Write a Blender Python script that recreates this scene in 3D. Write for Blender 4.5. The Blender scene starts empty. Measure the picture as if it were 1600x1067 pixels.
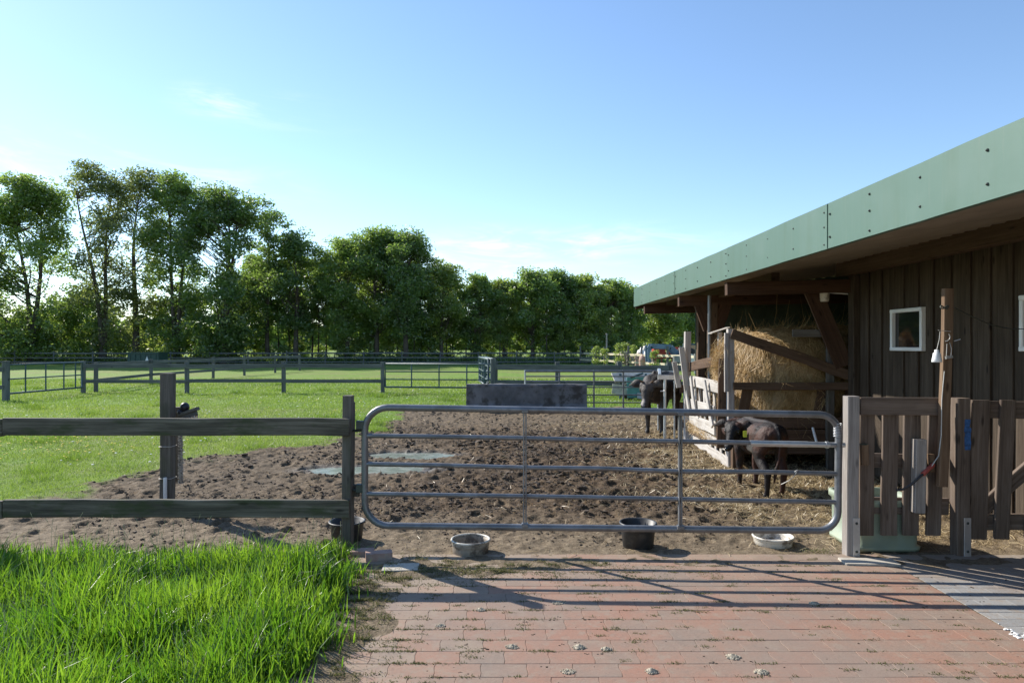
import bpy, math, random
import numpy as np
from mathutils import Vector

# ------------------------------------------------------------------ camera, sky, sun, exposure
SC = bpy.context.scene
COL = SC.collection
F, HZ, EYE = 1067.0, 540.0, 1.65
cam = bpy.data.objects.new("camera", bpy.data.cameras.new("camera"))
COL.objects.link(cam)
cam.location = (0, 0, EYE)
cam.rotation_euler = (math.radians(90), 0, 0)
cam.data.sensor_width = 36
cam.data.lens = 24.0
cam.data.shift_y = (HZ - 533.5) / 1600
cam.data.clip_start = 0.05
cam.data.clip_end = 3000
SC.camera = cam

SUN_EL, SUN_AZ = math.radians(33), math.radians(-51)      # azimuth from +Y, positive towards +X
sd = Vector((math.sin(SUN_AZ) * math.cos(SUN_EL), math.cos(SUN_AZ) * math.cos(SUN_EL), math.sin(SUN_EL)))
sun = bpy.data.objects.new("sun", bpy.data.lights.new("sun", 'SUN'))
COL.objects.link(sun)
sun.data.energy = 5.0
sun.data.angle = math.radians(0.5)
sun.data.color = (1.0, 0.94, 0.85)
sun.rotation_euler = sd.to_track_quat('Z', 'Y').to_euler()

W = bpy.data.worlds.new("World")
SC.world = W
W.use_nodes = True
wn, wl = W.node_tree.nodes, W.node_tree.links
wn.clear()
def N(nt, typ, **kw):
    n = nt.nodes.new(typ)
    for k, v in kw.items():
        if k.startswith('_'):
            setattr(n, k[1:], v)
        else:
            n.inputs[k].default_value = v
    return n
def sky_world():
    nt = W.node_tree
    out = N(nt, 'ShaderNodeOutputWorld')
    bg = N(nt, 'ShaderNodeBackground', Strength=0.145)
    sky = N(nt, 'ShaderNodeTexSky', _sky_type='NISHITA', _sun_disc=False, _sun_elevation=SUN_EL, _sun_rotation=SUN_AZ,
            _air_density=1.0, _dust_density=0.1, _ozone_density=3.3, _altitude=0)
    tc = N(nt, 'ShaderNodeTexCoord')
    # thin cirrus: streaky noise limited to soft patches of the sky
    def blob(d, scale, rad, soft, rot=0.0):
        d = Vector(d).normalized()
        sub = N(nt, 'ShaderNodeVectorMath', _operation='SUBTRACT'); sub.inputs[1].default_value = d
        nt.links.new(tc.outputs['Generated'], sub.inputs[0])
        mp = N(nt, 'ShaderNodeMapping'); mp.inputs['Scale'].default_value = scale
        mp.inputs['Rotation'].default_value = (0, rot, 0)
        nt.links.new(sub.outputs[0], mp.inputs['Vector'])
        ln = N(nt, 'ShaderNodeVectorMath', _operation='LENGTH')
        nt.links.new(mp.outputs[0], ln.inputs[0])
        mr = N(nt, 'ShaderNodeMapRange', _interpolation_type='SMOOTHSTEP')
        mr.inputs['From Min'].default_value = rad; mr.inputs['From Max'].default_value = 0.0
        mr.inputs['To Min'].default_value = 0; mr.inputs['To Max'].default_value = soft
        nt.links.new(ln.outputs['Value'], mr.inputs['Value'])
        return mr.outputs[0]
    def dirpx(px, py):
        return ((px - 800) / F, 1.0, -(py - HZ) / F)
    blobs = [blob(dirpx(338, 160), (1, 1, 2.6), 0.08, 0.6, 0.25), blob(dirpx(420, 175), (1, 1, 4.5), 0.15, 0.42, -0.15),
             blob(dirpx(770, 388), (1, 1, 4.0), 0.17, 1.0, 0.2), blob(dirpx(900, 385), (1, 1, 7.0), 0.30, 0.7),
             blob(dirpx(60, 262), (1, 1, 6.0), 0.40, 0.65, 0.1), blob(dirpx(740, 420), (1, 1, 4.0), 0.22, 0.85, 0.05)]
    acc = blobs[0]
    for b in blobs[1:]:
        m = N(nt, 'ShaderNodeMath', _operation='MAXIMUM'); nt.links.new(acc, m.inputs[0]); nt.links.new(b, m.inputs[1]); acc = m.outputs[0]
    mp = N(nt, 'ShaderNodeMapping'); mp.inputs['Scale'].default_value = (1.0, 1.0, 5.0); mp.inputs['Rotation'].default_value = (0, 0.28, 0)
    nt.links.new(tc.outputs['Generated'], mp.inputs['Vector'])
    nz = N(nt, 'ShaderNodeTexNoise', Scale=7.0, Detail=8.0, Roughness=0.62, Distortion=0.9)
    nt.links.new(mp.outputs[0], nz.inputs['Vector'])
    rg = N(nt, 'ShaderNodeMapRange', _interpolation_type='SMOOTHSTEP')
    rg.inputs['From Min'].default_value = 0.40; rg.inputs['From Max'].default_value = 0.78
    nt.links.new(nz.outputs['Fac'], rg.inputs['Value'])
    mul = N(nt, 'ShaderNodeMath', _operation='MULTIPLY'); nt.links.new(rg.outputs[0], mul.inputs[0]); nt.links.new(acc, mul.inputs[1])
    mix = N(nt, 'ShaderNodeMix', _data_type='RGBA')
    nt.links.new(mul.outputs[0], mix.inputs['Factor'])
    nt.links.new(sky.outputs[0], mix.inputs['A'])
    mix.inputs['B'].default_value = (6.2, 6.4, 6.6, 1)
    nt.links.new(mix.outputs['Result'], bg.inputs['Color'])
    nt.links.new(bg.outputs[0], out.inputs['Surface'])
sky_world()
SC.view_settings.view_transform = 'Standard'
SC.view_settings.look = 'None'
SC.view_settings.exposure = 0.6
SC.view_settings.gamma = 1.0
SC.cycles.use_denoising = True
SC.cycles.max_bounces = 6
SC.cycles.transparent_max_bounces = 8

random.seed(7)
rng = np.random.default_rng(11)

def PX(px, Y): return (px - 800) / F * Y
def PZ(py, Y): return EYE - (py - HZ) / F * Y
def PT(px, py, Y): return Vector((PX(px, Y), Y, PZ(py, Y)))
def GY(py): return EYE * F / (py - HZ)

# ------------------------------------------------------------------ noise
_PT = np.random.default_rng(3).random((256, 256))
def vnoise(x, y, s=0):
    x = np.asarray(x, float) + s * 17.37; y = np.asarray(y, float) + s * 9.71
    xi = np.floor(x).astype(int); yi = np.floor(y).astype(int)
    u = x - xi; v = y - yi
    u = u * u * (3 - 2 * u); v = v * v * (3 - 2 * v)
    a = _PT[xi & 255, yi & 255]; b = _PT[(xi + 1) & 255, yi & 255]
    c = _PT[xi & 255, (yi + 1) & 255]; d = _PT[(xi + 1) & 255, (yi + 1) & 255]
    return (a * (1 - u) + b * u) * (1 - v) + (c * (1 - u) + d * u) * v
def fbm(x, y, oct=4, s=0, g=0.5):
    t = 0; a = 1; n = 0
    for i in range(oct):
        t = t + a * vnoise(x * 2 ** i, y * 2 ** i, s + i * 3); n += a; a *= g
    return t / n
def sstep(a, b, x):
    t = np.clip((x - a) / (b - a), 0, 1)
    return t * t * (3 - 2 * t)

# ------------------------------------------------------------------ ground fields
MUD = np.array([(-30, 5.2), (-30, 6.7), (-5.3, 7.05), (-4.75, 7.5), (-4.6, 9.0), (-4.3, 10.1), (-3.7, 10.9), (-2.95, 11.6), (-2.6, 13.0),
                (-2.7, 15.6), (-2.4, 17.6), (-1.3, 18.1), (2.0, 18.1), (3.4, 17.7), (30, 17.7), (30, -20), (-30, -20)], float)
def mud_sd(x, y):
    x = np.asarray(x, float); y = np.asarray(y, float)
    d = np.full(x.shape, 1e9); ins = np.zeros(x.shape, bool)
    n = len(MUD)
    for i in range(n):
        x0, y0 = MUD[i]; x1, y1 = MUD[(i + 1) % n]
        ex, ey = x1 - x0, y1 - y0
        t = np.clip(((x - x0) * ex + (y - y0) * ey) / (ex * ex + ey * ey), 0, 1)
        d = np.minimum(d, np.hypot(x - x0 - t * ex, y - y0 - t * ey))
        if y0 != y1:
            c = ((y0 > y) != (y1 > y)) & (x < (x1 - x0) * (y - y0) / (y1 - y0) + x0)
            ins ^= c
    return np.where(ins, d, -d)
def mud_mask(x, y):
    s = mud_sd(x, y) + (fbm(x * 1.1, y * 0.8, 4, 5) - 0.5) * 1.5 + (fbm(x * 4, y * 4, 2, 8) - 0.5) * 0.5
    return sstep(-0.12, 0.22, s)
def pav_mask(x, y):      # 1 where pavers are clear of soil
    n = (fbm(x * 2.2, y * 2.2, 3, 21) - 0.5)
    back = 5.14 - 0.35 * sstep(0.9, -1.0, x) + n * 0.25
    left = -0.80 + n * 0.7
    return sstep(-0.06, 0.06, back - y) * sstep(-0.08, 0.08, x - left)
def puddle(x, y):
    n = (fbm(x * 2.5, y * 2.5, 3, 31) - 0.5) * 0.9
    a = 1 - np.hypot((x + 1.92) / 0.84, (y - 9.08) / 0.34) + n * 0.9
    b = 1 - np.hypot((x + 1.5) / 0.62, (y - 10.3) / 0.30) + n * 1.1
    return np.maximum(a, b)
def dry_mask(x, y):
    d = sstep(7.2, 5.6, y + (fbm(x * .9, y * .9, 3, 41) - .5) * 1.5)
    e = sstep(0.5, -3.2, x + (fbm(x * .7, y * .7, 3, 44) - .5) * 3) * 0.5
    g = sstep(11.5, 15, y) * 0.6
    return np.clip(np.maximum(np.maximum(d, e), g), 0, 1)
def straw_mask(x, y):
    n = (fbm(x * 1.3, y * 1.3, 3, 51) - .5) * 2.0
    a = sstep(0.6, 3.0, x + n + (y - 8) * .12) * sstep(5.2, 6.4, y)
    return np.clip(a * (0.35 + 0.65 * sstep(1.8, 3.0, x + n)), 0, 1)
def height(x, y):
    m = mud_mask(x, y); p = pav_mask(x, y); dr = dry_mask(x, y)
    c = fbm(x * 3.3, y * 3.3, 3, 61)
    cl = np.maximum(0, fbm(x * 9, y * 9, 3, 63, .6) - .42) * 3.0
    cl2 = np.maximum(0, fbm(x * 19, y * 19, 3, 67, .65) - .44) * 2.2
    rough = 1 - 0.62 * dr
    hm = (c - .5) * 0.06 * rough + cl * 0.034 * rough + cl2 * 0.026 * (0.45 + .55 * rough)
    # hoof prints: random pits with a pushed-up rim
    pit = np.zeros(np.shape(x)); cs_ = .27
    gx, gy = np.floor(x / cs_).astype(int), np.floor(y / cs_).astype(int)
    for ox in (-1, 0, 1):
        for oy in (-1, 0, 1):
            kx, ky = gx + ox, gy + oy
            rx = _PT[(kx * 7 + 13) & 255, (ky * 5 + 71) & 255]; ry = _PT[(kx * 3 + 101) & 255, (ky * 11 + 29) & 255]
            on = _PT[(kx * 13 + 7) & 255, (ky * 3 + 5) & 255]
            r_ = np.hypot(x - (kx + rx) * cs_, (y - (ky + ry) * cs_) * .8) / (.045 + .03 * ry)
            pit = pit + np.where(on > .35, -.042 * np.exp(-r_ ** 4) + .016 * np.exp(-((r_ - 1.35) / .3) ** 2), 0)
    hm = hm + pit * .8 * (.35 + .65 * rough) * (.4 + 1.2 * fbm(x * .8, y * .8, 2, 69))
    near = sstep(5.0, 6.2, y)
    hm = hm * (0.35 + 0.65 * near)
    hg = (fbm(x * .5, y * .5, 3, 71) - .5) * 0.10 * sstep(7, 14, np.hypot(x, y)) + (fbm(x * 4, y * 4, 2, 73) - .5) * .03
    h = hm * m + hg * (1 - m)
    pd = sstep(-0.25, 0.25, puddle(x, y))
    h = h * (1 - 0.5 * pd) - 0.036 * pd
    edge = 0.016 + (fbm(x * 7, y * 7, 3, 81) - .5) * .03
    infront = sstep(5.5, 5.0, y)
    h = h * (1 - infront) + (h * .35 + edge) * infront
    return h * (1 - p) + (0.0088) * p

# ------------------------------------------------------------------ mesh helpers
def setp(o, label=None, cat=None, group=None, kind=None):
    if label: o['label'] = label
    if cat: o['category'] = cat
    if group: o['group'] = group
    if kind: o['kind'] = kind
    return o
def empty(name, loc, label, cat, group=None):
    o = bpy.data.objects.new(name, None)
    COL.objects.link(o); o.location = loc
    o.empty_display_size = 0.1
    return setp(o, label, cat, group)

def mesh_np(name, v, polys, mat, parent=None, attrs=None, smooth=False):
    """v (N,3); polys list of int arrays (M,k)"""
    me = bpy.data.meshes.new(name)
    v = np.asarray(v, np.float32)
    if parent is not None:
        v = v - np.array(root_loc(parent), np.float32)
    me.vertices.add(len(v)); me.vertices.foreach_set('co', v.ravel())
    loops = np.concatenate([p.ravel() for p in polys]).astype(np.int32)
    tot = np.concatenate([np.full(len(p), p.shape[1]) for p in polys]).astype(np.int32)
    st = np.concatenate([[0], np.cumsum(tot)[:-1]]).astype(np.int32)
    me.loops.add(len(loops)); me.loops.foreach_set('vertex_index', loops)
    me.polygons.add(len(tot)); me.polygons.foreach_set('loop_start', st); me.polygons.foreach_set('loop_total', tot)
    me.polygons.foreach_set('use_smooth', np.full(len(tot), bool(smooth)))
    for k, a in (attrs or {}).items():
        at = me.attributes.new(k, 'FLOAT', 'POINT'); at.data.foreach_set('value', np.asarray(a, np.float32))
    me.update(calc_edges=True)
    me.materials.append(mat)
    o = bpy.data.objects.new(name, me); COL.objects.link(o)
    if parent is not None: o.parent = parent
    return o
def root_loc(p):
    t = Vector((0, 0, 0))
    while p is not None:
        t = t + p.location; p = p.parent
    return t

class MB:
    def __init__(self, xf=None):
        self.v = []; self.f = []; self.g = []; self.sm = []; self.xf = xf
    def add(self, vs, fs, gs=None, smooth=False):
        b = len(self.v)
        for i, p in enumerate(vs):
            p = Vector(p)
            g = gs[i] if gs is not None else (p.x, p.y, p.z)
            if self.xf: p = self.xf(p)
            self.v.append(p); self.g.append(g)
        for f in fs:
            self.f.append([b + i for i in f]); self.sm.append(smooth)
        return self
    def board(self, p0, p1, w, t, wide=(0, 0, 1), ch=0.004, warp=0.0015, w1=None, seg=0.3):
        """board from p0 to p1, w along `wide`, t across"""
        p0 = Vector(p0); p1 = Vector(p1); d = p1 - p0; L = d.length; d.normalize()
        wd = Vector(wide); wd = (wd - d * wd.dot(d)).normalized(); td = d.cross(wd)
        w1 = w if w1 is None else w1
        ch = min(ch, w * .3, t * .3)
        n = max(1, min(12, int(L / seg)))
        off = random.random() * 40; o2 = random.random() * 7
        vs, gs, fs = [], [], []
        for i in range(n + 1):
            k = i / n; ww = (w + (w1 - w) * k) / 2; tt = t / 2
            c = p0 + d * (L * k)
            jw = random.gauss(0, warp); jt = random.gauss(0, warp)
            for (a, b) in ((-ww + ch, -tt), (ww - ch, -tt), (ww, -tt + ch), (ww, tt - ch), (ww - ch, tt), (-ww + ch, tt), (-ww, tt - ch), (-ww, -tt + ch)):
                vs.append(c + wd * (a + jw) + td * (b + jt)); gs.append((off + L * k, o2 + a, o2 + b))
        for i in range(n):
            for j in range(8):
                a = i * 8 + j; b = i * 8 + (j + 1) % 8
                fs.append((a, b, b + 8, a + 8))
        fs.append(tuple(range(7, -1, -1))); fs.append(tuple(n * 8 + j for j in range(8)))
        return self.add(vs, fs, gs)
    def box(self, c, s, rz=0.0, ch=0.004):
        c = Vector(c); wx = Vector((math.cos(rz), math.sin(rz), 0))
        return self.board(c - Vector((0, 0, s[2] / 2)), c + Vector((0, 0, s[2] / 2)), s[0], s[1], wx, ch, 0.0)
    def tube(self, path, r, n=8, cap=True, smooth=True):
        path = [Vector(p) for p in path]; m = len(path)
        rs = r if isinstance(r, (list, tuple)) else [r] * m
        vs, fs, gs = [], [], []
        up = None; off = random.random() * 30; L = 0
        for i, p in enumerate(path):
            d = (path[min(i + 1, m - 1)] - path[max(i - 1, 0)]).normalized()
            if up is None:
                up = Vector((0, 0, 1)) if abs(d.z) < .9 else Vector((1, 0, 0))
            up = (up - d * up.dot(d)).normalized(); sdv = d.cross(up)
            if i: L += (p - path[i - 1]).length
            for j in range(n):
                a = 2 * math.pi * j / n
                vs.append(p + up * (math.cos(a) * rs[i]) + sdv * (math.sin(a) * rs[i]))
                gs.append((off + L, math.cos(a) * rs[i], math.sin(a) * rs[i]))
        for i in range(m - 1):
            for j in range(n):
                a = i * n + j; b = i * n + (j + 1) % n
                fs.append((a, a + n, b + n, b))
        self.add(vs, fs, gs, smooth)
        if cap:
            self.add([vs[j] for j in range(n)], [tuple(range(n))], [gs[j] for j in range(n)])
            self.add([vs[(m - 1) * n + j] for j in range(n)], [tuple(range(n - 1, -1, -1))], [gs[(m - 1) * n + j] for j in range(n)])
        return self
    def lathe(self, prof, c, n=32, sx=1, sy=1, wob=0.0, smooth=True):
        c = Vector(c); vs, fs = [], []
        for (r, z) in prof:
            for j in range(n):
                a = 2 * math.pi * j / n
                q = 1 + wob * math.sin(3 * a + 1)
                vs.append(c + Vector((math.cos(a) * r * sx * q, math.sin(a) * r * sy * q, z)))
        for i in range(len(prof) - 1):
            for j in range(n):
                a = i * n + j; b = i * n + (j + 1) % n
                fs.append((a, b, b + n, a + n))
        return self.add(vs, fs, None, smooth)
    def ball(self, c, r, n=10, m=7):
        c = Vector(c); r = r if isinstance(r, (tuple, list)) else (r, r, r)
        vs = [c + Vector((0, 0, -r[2]))]; fs = []
        for i in range(1, m):
            p = -math.pi / 2 + math.pi * i / m
            for j in range(n):
                a = 2 * math.pi * j / n
                vs.append(c + Vector((math.cos(p) * math.cos(a) * r[0], math.cos(p) * math.sin(a) * r[1], math.sin(p) * r[2])))
        vs.append(c + Vector((0, 0, r[2])))
        for j in range(n):
            fs.append((0, 1 + (j + 1) % n, 1 + j))
            for i in range(m - 2):
                a = 1 + i * n + j; b = 1 + i * n + (j + 1) % n
                fs.append((a, b, b + n, a + n))
            k = 1 + (m - 2) * n
            fs.append((k + j, k + (j + 1) % n, len(vs) - 1))
        return self.add(vs, fs, None, True)
    def build(self, name, mat, parent=None, label=None, cat=None, group=None, kind=None):
        me = bpy.data.meshes.new(name)
        o0 = root_loc(parent) if parent is not None else Vector((0, 0, 0))
        own = Vector((0, 0, 0))
        if parent is None:
            a = np.array(self.v); own = Vector(((a[:, 0].min() + a[:, 0].max()) / 2, (a[:, 1].min() + a[:, 1].max()) / 2, a[:, 2].min()))
        me.from_pydata([p - o0 - own for p in self.v], [], self.f)
        at = me.attributes.new('grain', 'FLOAT_VECTOR', 'POINT')
        at.data.foreach_set('vector', np.array(self.g, np.float32).ravel())
        me.polygons.foreach_set('use_smooth', np.array(self.sm, bool))
        me.update(); me.materials.append(mat)
        o = bpy.data.objects.new(name, me); COL.objects.link(o); o.location = own
        if parent is not None: o.parent = parent
        return setp(o, label, cat, group, kind)

# ------------------------------------------------------------------ materials
def newmat(name):
    m = bpy.data.materials.new(name); m.use_nodes = True
    nt = m.node_tree; nt.nodes.clear()
    out = N(nt, 'ShaderNodeOutputMaterial')
    return m, nt, out
def c4(c): return (c[0], c[1], c[2], 1)
def ramp(nt, fac, stops):
    r = N(nt, 'ShaderNodeValToRGB')
    el = r.color_ramp.elements
    while len(el) < len(stops): el.new(0.5)
    for e, (p, c) in zip(el, stops):
        e.position = p; e.color = c4(c)
    nt.links.new(fac, r.inputs['Fac'])
    return r.outputs['Color']
def mixc(nt, fac, a, b, mode='MIX'):
    m = N(nt, 'ShaderNodeMix', _data_type='RGBA', _blend_type=mode)
    for s, v in (('Factor', fac), ('A', a), ('B', b)):
        if hasattr(v, 'is_linked'): nt.links.new(v, m.inputs[s])
        elif s == 'Factor': m.inputs[s].default_value = v
        else: m.inputs[s].default_value = c4(v)
    return m.outputs['Result']
def attr(nt, name): return N(nt, 'ShaderNodeAttribute', _attribute_name=name)
def noise(nt, vec, scale, detail=4, rough=.55, mscale=None, dist=0.0):
    if mscale is not None:
        mp = N(nt, 'ShaderNodeMapping'); mp.inputs['Scale'].default_value = mscale
        nt.links.new(vec, mp.inputs['Vector']); vec = mp.outputs[0]
    n = N(nt, 'ShaderNodeTexNoise', Scale=scale, Detail=detail, Roughness=rough, Distortion=dist)
    nt.links.new(vec, n.inputs['Vector'])
    return n.outputs['Fac']
def mrange(nt, v, a, b, c=0., d=1.):
    m = N(nt, 'ShaderNodeMapRange', _interpolation_type='SMOOTHSTEP')
    for k, x in zip(('From Min', 'From Max', 'To Min', 'To Max'), (a, b, c, d)): m.inputs[k].default_value = x
    nt.links.new(v, m.inputs['Value']); return m.outputs[0]
def math2(nt, op, a, b):
    m = N(nt, 'ShaderNodeMath', _operation=op)
    for i, v in enumerate((a, b)):
        if hasattr(v, 'is_linked'): nt.links.new(v, m.inputs[i])
        else: m.inputs[i].default_value = v
    return m.outputs[0]
def bump(nt, h, strength, dist=0.01):
    b = N(nt, 'ShaderNodeBump', Strength=strength, Distance=dist)
    nt.links.new(h, b.inputs['Height']); return b.outputs[0]
def finish(nt, out, col, rough=.8, metal=0., nrm=None, spec=.5, emit=None):
    p = N(nt, 'ShaderNodeBsdfPrincipled')
    for s, v in (('Base Color', col), ('Roughness', rough), ('Metallic', metal), ('Specular IOR Level', spec)):
        if hasattr(v, 'is_linked'): nt.links.new(v, p.inputs[s])
        else: p.inputs[s].default_value = c4(v) if s == 'Base Color' else v
    if nrm is not None: nt.links.new(nrm, p.inputs['Normal'])
    nt.links.new(p.outputs[0], out.inputs['Surface'])
    return p

def mat_wood(name, dark, mid, light, moss=None, mossamt=.5, paint=None):
    m, nt, out = newmat(name)
    g = attr(nt, 'grain').outputs['Vector']
    streak = noise(nt, g, 1.0, 6, .65, (1.3, 42, 42), .6)
    fine = noise(nt, g, 1.0, 3, .6, (6, 190, 190))
    blotch = noise(nt, g, 1.0, 4, .6, (1.1, 6, 6))
    f = math2(nt, 'ADD', math2(nt, 'MULTIPLY', streak, .6), math2(nt, 'MULTIPLY', blotch, .5))
    col = ramp(nt, f, [(.34, dark), (.52, mid), (.74, light)])
    knot = N(nt, 'ShaderNodeTexVoronoi', Scale=1.0)
    mp = N(nt, 'ShaderNodeMapping'); mp.inputs['Scale'].default_value = (2.6, 9, 3)
    nt.links.new(g, mp.inputs['Vector']); nt.links.new(mp.outputs[0], knot.inputs['Vector'])
    col = mixc(nt, mrange(nt, knot.outputs['Distance'], .16, .05, 0, .75), col, tuple(x * .35 for x in dark))
    col = mixc(nt, mrange(nt, fine, .5, .72, 0, .35), col, tuple(x * .4 for x in dark))
    if moss:
        mo = noise(nt, g, 1.0, 4, .6, (3, 9, 9))
        col = mixc(nt, mrange(nt, mo, .5, .66, 0, mossamt), col, moss)
    if paint:
        pa = noise(nt, g, 1.0, 5, .7, (2.2, 14, 14))
        col = mixc(nt, mrange(nt, pa, .42, .60, 0, .75), col, paint)
    hh = math2(nt, 'ADD', streak, math2(nt, 'MULTIPLY', fine, .6))
    finish(nt, out, col, .82, 0, bump(nt, hh, .35, .006), .25)
    return m
def mat_plain(name, col, rough=.5, metal=0., var=.25, scale=6., bumpv=.08, dirt=None, dirtamt=.5, spec=.5):
    m, nt, out = newmat(name)
    tc = N(nt, 'ShaderNodeTexCoord').outputs['Object']
    n1 = noise(nt, tc, scale, 5, .6); n2 = noise(nt, tc, scale * 9, 3, .6)
    c = mixc(nt, mrange(nt, n1, .3, .7), tuple(x * (1 - var) for x in col), tuple(min(1, x * (1 + var)) for x in col))
    if dirt:
        n3 = noise(nt, tc, scale * 1.7, 6, .65)
        c = mixc(nt, mrange(nt, n3, .48, .64, 0, dirtamt), c, dirt)
    rr = math2(nt, 'ADD', math2(nt, 'MULTIPLY', n1, .25), rough - .12)
    finish(nt, out, c, rr, metal, bump(nt, n2, bumpv, .004), spec)
    return m
def mat_leaf(name, c0, c1, trans=.5, tcol=None, rough=.45, gloss=.06):
    m, nt, out = newmat(name)
    r = attr(nt, 'rnd').outputs['Fac']
    col = mixc(nt, r, c0, c1)
    tc = mixc(nt, r, tuple(x * 1.25 for x in c0), tuple(x * 1.35 for x in c1)) if tcol is None else mixc(nt, r, tcol[0], tcol[1])
    df = N(nt, 'ShaderNodeBsdfDiffuse'); nt.links.new(col, df.inputs['Color'])
    tr = N(nt, 'ShaderNodeBsdfTranslucent'); nt.links.new(tc, tr.inputs['Color'])
    mx = N(nt, 'ShaderNodeMixShader', Fac=trans); nt.links.new(df.outputs[0], mx.inputs[1]); nt.links.new(tr.outputs[0], mx.inputs[2])
    gl = N(nt, 'ShaderNodeBsdfGlossy', Roughness=rough); gl.inputs['Color'].default_value = (1, 1, 1, 1)
    m2 = N(nt, 'ShaderNodeMixShader', Fac=gloss); nt.links.new(mx.outputs[0], m2.inputs[1]); nt.links.new(gl.outputs[0], m2.inputs[2])
    nt.links.new(m2.outputs[0], out.inputs['Surface'])
    return m

M = {}
M['fence'] = mat_wood('weathered_fence_wood', (.030, .026, .019), (.098, .086, .064), (.25, .22, .17), (.05, .065, .022), .7)
M['post'] = mat_wood('grey_post_wood', (.05, .044, .037), (.115, .102, .085), (.20, .18, .155), (.06, .07, .03), .35)
M['gatepost'] = mat_wood('silvery_gatepost_wood', (.15, .13, .115), (.28, .25, .225), (.42, .385, .35))
M['picket'] = mat_wood('brown_picket_wood', (.058, .040, .031), (.135, .100, .076), (.235, .185, .148))
M['plank'] = mat_wood('orange_plank_wood', (.075, .045, .027), (.16, .10, .06), (.26, .18, .115))
M['white_lumber'] = mat_wood('pale_lumber', (.25, .22, .2), (.42, .38, .35), (.6, .56, .52))
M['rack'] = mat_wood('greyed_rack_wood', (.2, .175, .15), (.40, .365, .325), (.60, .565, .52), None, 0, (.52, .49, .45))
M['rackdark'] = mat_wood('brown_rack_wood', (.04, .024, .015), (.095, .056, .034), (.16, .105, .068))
M['barnwall'] = mat_wood('grey_brown_cladding', (.024, .016, .010), (.056, .040, .027), (.105, .080, .057))
M['barnbeam'] = mat_wood('brown_beam_wood', (.055, .034, .02), (.10, .065, .04), (.155, .105, .068))
M['redbeam'] = mat_wood('reddish_beam_wood', (.038, .02, .012), (.07, .037, .022), (.115, .066, .04))
M['dark_green'] = mat_plain('dark_green_cladding', (.05, .075, .055), .6)
M['galv'] = mat_plain('galvanised_steel', (.20, .205, .215), .45, .55, .2, 5, .05, (.12, .115, .11), .5)
M['steel'] = mat_plain('light_steel', (.52, .53, .54), .40, .8, .15, 6, .05)
M['bluegate'] = mat_plain('blue_grey_paint', (.045, .085, .10), .5, .2, .25, 4)
M['fieldfence'] = mat_wood('field_fence_wood', (.05, .055, .055), (.105, .112, .11), (.19, .195, .185))
M['palefence'] = mat_wood('pale_fence_wood', (.36, .31, .2), (.55, .49, .35), (.7, .65, .5))
M['fascia'] = mat_plain('green_fascia_paint', (.125, .19, .155), .42, 0, .10, 1.6, .02, (.10, .19, .13), .35)
def mat_fascia():
    m, nt, out = newmat('green_fascia_paint')
    tc = N(nt, 'ShaderNodeTexCoord').outputs['Object']
    oi = N(nt, 'ShaderNodeObjectInfo').outputs['Random']
    st = noise(nt, tc, 1.0, 5, .65, (3.5, 3.5, .35)); fi = noise(nt, tc, 1.0, 3, .6, (30, 30, 2.0)); bl = noise(nt, tc, 1.2, 4, .6)
    c = mixc(nt, oi, (.092, .162, .126), (.118, .192, .152))
    c = mixc(nt, mrange(nt, st, .48, .66, 0, .5), c, (.085, .145, .10))
    c = mixc(nt, mrange(nt, fi, .55, .75, 0, .3), c, (.16, .20, .16))
    c = mixc(nt, mrange(nt, bl, .5, .7, 0, .25), c, (.15, .215, .185))
    finish(nt, out, c, .45, 0, bump(nt, bl, .12, .02), .35)
    return m
M['fascia'] = mat_fascia()
M['screw'] = mat_plain('dark_screw', (.06, .07, .06), .5, .4)
M['soffit'] = mat_plain('beige_sheet', (.25, .215, .165), .6, 0, .15, 3)
M['rooftop'] = mat_plain('roof_sheet', (.2, .24, .2), .5, .2)
M['white'] = mat_plain('white_plastic', (.76, .76, .74), .4, 0, .05)
M['darkglassback'] = mat_plain('dark_room', (.015, .015, .018), .9)
M['concrete'] = mat_plain('grey_concrete', (.145, .14, .145), .9, 0, .35, 2.2, .4, (.055, .047, .04), .85)
M['palecon'] = mat_plain('pale_concrete', (.5, .46, .39), .9, 0, .15, 4, .2, (.3, .27, .22), .5)
M['blackrub'] = mat_plain('black_rubber', (.028, .029, .031), .5, 0, .3, 8, .1, (.10, .09, .075), .45)
M['bowl'] = mat_plain('cream_bowl', (.68, .63, .54), .45, 0, .08, 5, .08, (.16, .125, .095), .92)
M['mint'] = mat_plain('mint_green_plastic', (.27, .32, .235), .5, 0, .1, 4, .06, (.30, .33, .22), .6)
M['brick'] = mat_plain('dusty_brick', (.42, .27, .22), .9, 0, .2, 8, .3, (.4, .34, .27), .6)
M['teal'] = mat_plain('teal_paint', (.10, .27, .26), .5, 0, .2, 3)
M['redmach'] = mat_plain('red_machine_paint', (.42, .06, .035), .5, 0, .3, 2)
M['bluemach'] = mat_plain('blue_grey_machine_paint', (.085, .14, .21), .45, .1, .2, 2)
M['tyre'] = mat_plain('black_tyre', (.025, .025, .026), .85)
M['blue_paint'] = mat_plain('blue_marking', (.03, .10, .26), .7, 0, .4, 30, .1)
M['wire'] = mat_plain('pale_wire', (.5, .48, .44), .5, .3)
M['blackhose'] = mat_plain('black_hose', (.03, .03, .032), .5)
M['redtape'] = mat_plain('faded_red_sleeve', (.42, .09, .07), .6)
M['flower'] = mat_plain('yellow_petals', (.75, .58, .03), .6)
M['daisy'] = mat_plain('white_petals', (.8, .8, .76), .6)
M['cap'] = mat_plain('brush_black', (.012, .013, .018), .45)
M['bristle'] = mat_plain('pale_bristles', (.62, .55, .47), .9, 0, .3, 40, .4)
M['container'] = mat_plain('dark_green_container_paint', (.035, .075, .06), .55)
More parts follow.
